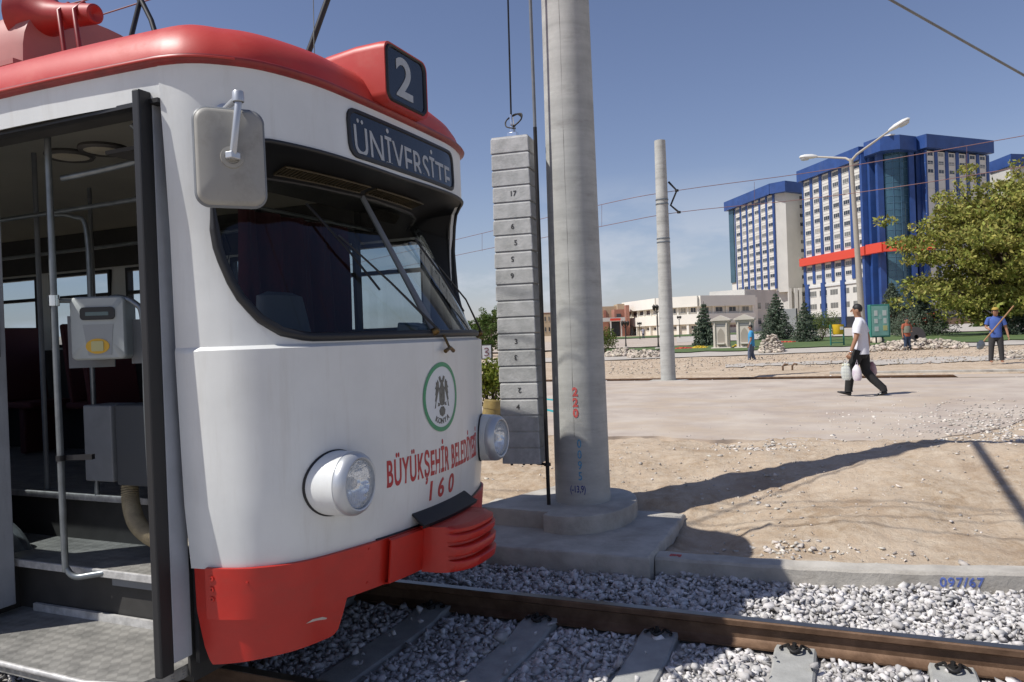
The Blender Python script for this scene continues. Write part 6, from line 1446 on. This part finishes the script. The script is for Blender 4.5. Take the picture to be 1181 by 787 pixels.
for (u, z, w_, h_, c_) in ((-.30, 1.95, .22, .34, 0), (-.30, 1.45, .22, .28, 0), (-.28, .95, .26, .30, 0), (.28, 1.95, .26, .34, 0), (.30, 1.45, .2, .34, 0), (.30, 1.0, .28, .32, 1), (0, 1.7, .16, .3, 2)):
    obj('paper_notice', bb_(u, -.14, z, w_, .008, h_), [mat('paper', (.60, .62, .58), .8), mat('yellow_paper', (.55, .52, .22), .8), mat('green_paper', (.35, .5, .45), .8)][c_], nb_)
for u in (-.22, .22): obj('leg', bb_(u, .05, .2, .07, .07, .46), m_black, nb_)
# yellow litter bin on green posts
D = 47.5; bp = at(966, 402, D); bz = bp.z-.1; lb2 = thing('litter_bin', 'yellow litter bin hung between two green posts beside the man in white', 'litter bin', bp)
for u, nm_ in ((-.42, 0), (.42, 0)): obj('post', bb_(u, 0, .72, .07, .07, 1.44), m_gf, lb2)
obj('bin_body', MB().lathe([(.28, 0), (.31, .05), (.33, .62), (.30, .62), (.28, .1)], Vector((bp.x, bp.y, bz+.82))+ax*.06, n=20), mat('bin_yellow', (.65, .42, .02), .5), lb2, smooth=50); obj('crossbar', bb_(0, 0, .32, .84, .05, .05), m_gf, lb2); obj('emblem', bb_(.12, -.345, 1.2, .2, .02, .18), m_badge, lb2)
# white panel sign, small panels
D = 78; bp = at(911, 385, D); bz = bp.z; ws = thing('panel_sign', 'white upright panel sign beside the layered spruce', 'sign', bp); obj('panel', bb_(0, 0, 1.75, .72*2, .12, 1.5*1.7), m_wframe, ws, bevel=.02); obj('post', bb_(-.4, .1, .4, .1, .1, .8), m_black, ws); obj('post', bb_(.4, .1, .4, .1, .1, .8), m_black, ws); obj('frame_edge', bb_(.78, 0, 1.75, .14, .16, 2.6), m_black, ws)
D = 30; bp = at(561.5, 415, D); bz = bp.z; ws = thing('panel_sign', 'small dark framed sign with a curly emblem, between tram and weights', 'sign', bp)
obj('frame', bb_(0, 0, .80, .42, .05, .58), m_dark, ws, bevel=.01); obj('panel', bb_(0, -.03, .80, .34, .012, .5), m_badge, ws); obj('post', bb_(0, .03, .26, .06, .06, .52), m_dark, ws)
cc_ = Vector((bp.x, bp.y, bz+.80))-Vector((-math.sin(rot_), math.cos(rot_), 0))*.042; axr = Vector((math.cos(rot_), math.sin(rot_), 0))
obj('emblem', MB().tube(smooth_path([cc_+axr*u+Vector((0, 0, v)) for u, v in ((-.09, .12), (.02, .15), (.07, .08), (.0, .02), (-.06, .0), (.03, -.03), (.08, -.10), (-.02, -.15), (-.09, -.12))], 5), .018, 6), mat('maroon', (.12, .02, .04), .6), ws)
# ornate lamps near the low building
for px_, py_, D, h_, lab_ in ((759.5, 405, 55, 3.35, 'black ornate garden lamp with clustered lanterns left of the farther mast'), (722, 402, 62, 2.2, 'small garden lamp left of the black ornate lamp, before the red entrance'), (738, 388, 110, 2.6, 'distant garden lamp in front of the long cream building, left of the ornate lamp'), (784, 388, 110, 3.4, 'distant garden lamp in front of the long cream building, right of the farther mast')):
    bp = at(px_, py_, D); t = thing('garden_lamp', lab_, 'garden lamp', bp); obj('pole', MB().tube([bp, bp+Vector((0, 0, .5)), bp+Vector((0, 0, h_*.85))], [.10, .05, .04], 10), m_dark, t, smooth=60); lm = MB(); c_ = bp+Vector((0, 0, h_*.85)); 
    for u in (-.22, 0, .22): q_ = c_+ax*u; lm.tube([c_-Vector((0, 0, .25)), q_], .02, 6); lm.lathe([(.02, -.05), (.09, .02), (.12, .22), (.14, .24), (.03, .36), (0, .42)], q_, n=10)
    obj('lantern', lm, m_dark if '.black' not in lab_ else m_dark, t, smooth=40)
    obj('base', MB().lathe([(.25, -.1), (.25, .12), (.18, .16), (0, .16)], bp, n=14), m_conc, t)
# two stone fountains
m_st = mat('fountain_stone', (.56, .51, .44), .8, var=.06, vscale=1.5)
for px_, py_, D, lab_ in ((833, 402, 51, 'left pale stone fountain kiosk with a pitched cap and arched niche'), (860, 401, 50, 'right pale stone fountain kiosk, next to the man in the blue shirt')):
    bp = at(px_, py_, D); bz = bp.z-.15; t = thing('stone_fountain', lab_, 'fountain', bp); rot0 = rot_; rot_ = rot0-R(28)
    obj('body', bb_(0, 0, 1.05, 1.0, .95, 1.9), m_st, t, bevel=.02); obj('base', bb_(0, -.1, .12, 1.25, 1.3, .3), m_st, t, bevel=.03)
    c_ = Vector((bp.x, bp.y, bz)); tr = lambda u, v, h: c_+Vector((u*math.cos(rot_)-h*math.sin(rot_), u*math.sin(rot_)+h*math.cos(rot_), v)); rf_ = MB().prism([(-.64, 2.0), (.64, 2.0), (.64, 2.08), (0, 2.36), (-.64, 2.08)], -.62, .62, tr); obj('pitched_cap', rf_, m_st, t, bevel=.01)
    obj('cornice', bb_(0, 0, 1.93, 1.12, 1.06, .1), m_st, t)
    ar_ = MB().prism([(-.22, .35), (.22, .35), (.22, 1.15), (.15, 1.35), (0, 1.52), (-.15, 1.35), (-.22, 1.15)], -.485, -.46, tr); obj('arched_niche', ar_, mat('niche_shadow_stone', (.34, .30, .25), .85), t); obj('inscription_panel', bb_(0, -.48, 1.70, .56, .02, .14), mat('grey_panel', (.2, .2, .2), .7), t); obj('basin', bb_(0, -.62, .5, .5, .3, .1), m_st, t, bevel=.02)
    for u in (-.38, .38): obj('corner_column', MB().tube([tr(u, .25, -.50), tr(u, 1.9, -.50)], .05, 8), m_st, t, smooth=60)
    rot_ = rot0
# rubble, flower beds
def rubble(lab_, px0, px1, D0, D1, hmax, n_, r0_, r1_, m=m_rock, name='rubble_pile', cat='rubble'):
    P = []; S_ = []
    for _ in range(n_):
        f = rng.random(); g = rng.random(); px_ = px0+(px1-px0)*f; D = D0+(D1-D0)*g; v = ray(px_, 380); x, y = v.x*D, v.y*D; hh_ = hmax*math.sin(math.pi*f)**.6*math.sin(math.pi*g)**.7
        P.append((x, y, hgt(x, y)+.05+hh_*rng.uniform(.2, 1))); S_.append(rng.uniform(r0_, r1_))
    o = scatter(name, P, S_, m, sv, flat=.75, kind='stuff', label=lab_, category=cat)
rubble('heap of pale broken stones right of the large mast', 698, 736, 43, 48, .35, 380, .07, .18); rubble('lower heap of pale broken stones reaching to the farther mast', 724, 763, 40, 45, .30, 380, .06, .16)
rubble('steep heap of broken stones right behind the man in the blue shirt', 876, 902, 40, 44, .95, 420, .08, .17); rubble('long low bank of broken stones behind the man in white and the dark worker', 1000, 1115, 37, 42, .40, 900, .06, .17)
rubble('scattered broken stones at the right edge behind the worker', 1150, 1230, 26, 31, .10, 240, .04, .14); rubble('small stones strewn over the far bare ground', 700, 1200, 24.5, 37, .02, 1500, .015, .05)
rubble('big pale boulder lying left of the green notice board', 1002, 1012, 50, 52, .3, 6, .5, .7)
m_fr = mat('red_flowers', (.42, .05, .03), .8, island=.4); m_fy = mat('yellow_flowers', (.60, .42, .03), .8, island=.3)
rubble('bed of red flowers left of the stone fountains', 778, 797, 53, 55, .1, 300, .05, .1, m_fr, 'flower_bed', 'flowers'); rubble('bed of yellow flowers left of the stone fountains', 797, 815, 53, 55, .15, 260, .05, .1, m_fy, 'flower_bed', 'flowers'); rubble('low bed of red flowers on the lawn behind the rubble heap', 884, 922, 60, 62, .1, 420, .05, .1, m_fr, 'flower_bed', 'flowers')
rubble('small bed of yellow flowers between the two stone fountains', 844, 852, 52, 53, .2, 90, .05, .1, m_fy, 'flower_bed', 'flowers')
# cable reel beside the dark worker, hose behind the weights
bp = at(1057, 398, 40); t = thing('cable_reel', 'dark round cable reel standing just right of the dark worker', 'cable reel', bp); q_ = bp+Vector((0, 0, .55))
obj('flange', MB().lathe([(.12, -.02), (.52, -.02), (.52, .02), (.12, .02)], q_, (.5, -.86, 0), n=28), mat('reel_grey', (.10, .09, .085), .8), t, smooth=40); obj('flange', MB().lathe([(.12, -.02), (.52, -.02), (.52, .02), (.12, .02)], q_+Vector((-.2, .35, 0)), (.5, -.86, 0), n=28), mat('reel_grey2', (.12, .11, .10), .8), t, smooth=40); obj('drum', MB().lathe([(.25, -.4), (.25, .0)], q_, (.5, -.86, 0), n=24), m_dark, t, smooth=40)
hs = obj('garden_hose', MB().tube(smooth_path([at(560, 0, 21), at(600, 0, 17), at(628, 0, 15.8), at(640, 0, 15.2), at(655, 0, 15.5), at(650, 0, 14), at(640, 0, 12.7), at(618, 0, 13.8), at(590, 0, 14.6)], 8), .03, 8), mat('teal_hose', (.03, .25, .27), .5), smooth=60); hs['label'] = 'teal hose lying on the soil behind the hanging weights'; hs['category'] = 'hose'
bp = at(568, 478, 13.4); bp.z += .12; t = thing('barrel', 'yellow-brown dented barrel in the leaves between tram nose and weights', 'barrel', bp); obj('barrel_body', MB().lathe([(.16, -.12), (.17, -.11), (.16, .0), (.17, .01), (.16, .14), (.14, .16), (0, .16)], bp, (.1, .1, 1), n=20), mat('ochre_drum', (.22, .16, .05), .5, var=.2), t, smooth=40)
# rusty box sections lying by the far track
for px_, lab_ in ((903, 'left short rusty post stub by the far track'), (914, 'right short rusty post stub by the far track')):
    bp = W(px_, 430, 24.5); bp.z = .25; o = obj('post_stub', MB().tube([bp, bp+Vector((0, 0, .15)), bp+Vector((.06, 0, .22)), bp+Vector((.16, 0, .20))], .03, 8), m_rail, smooth=60); o['label'] = lab_; o['category'] = 'post'
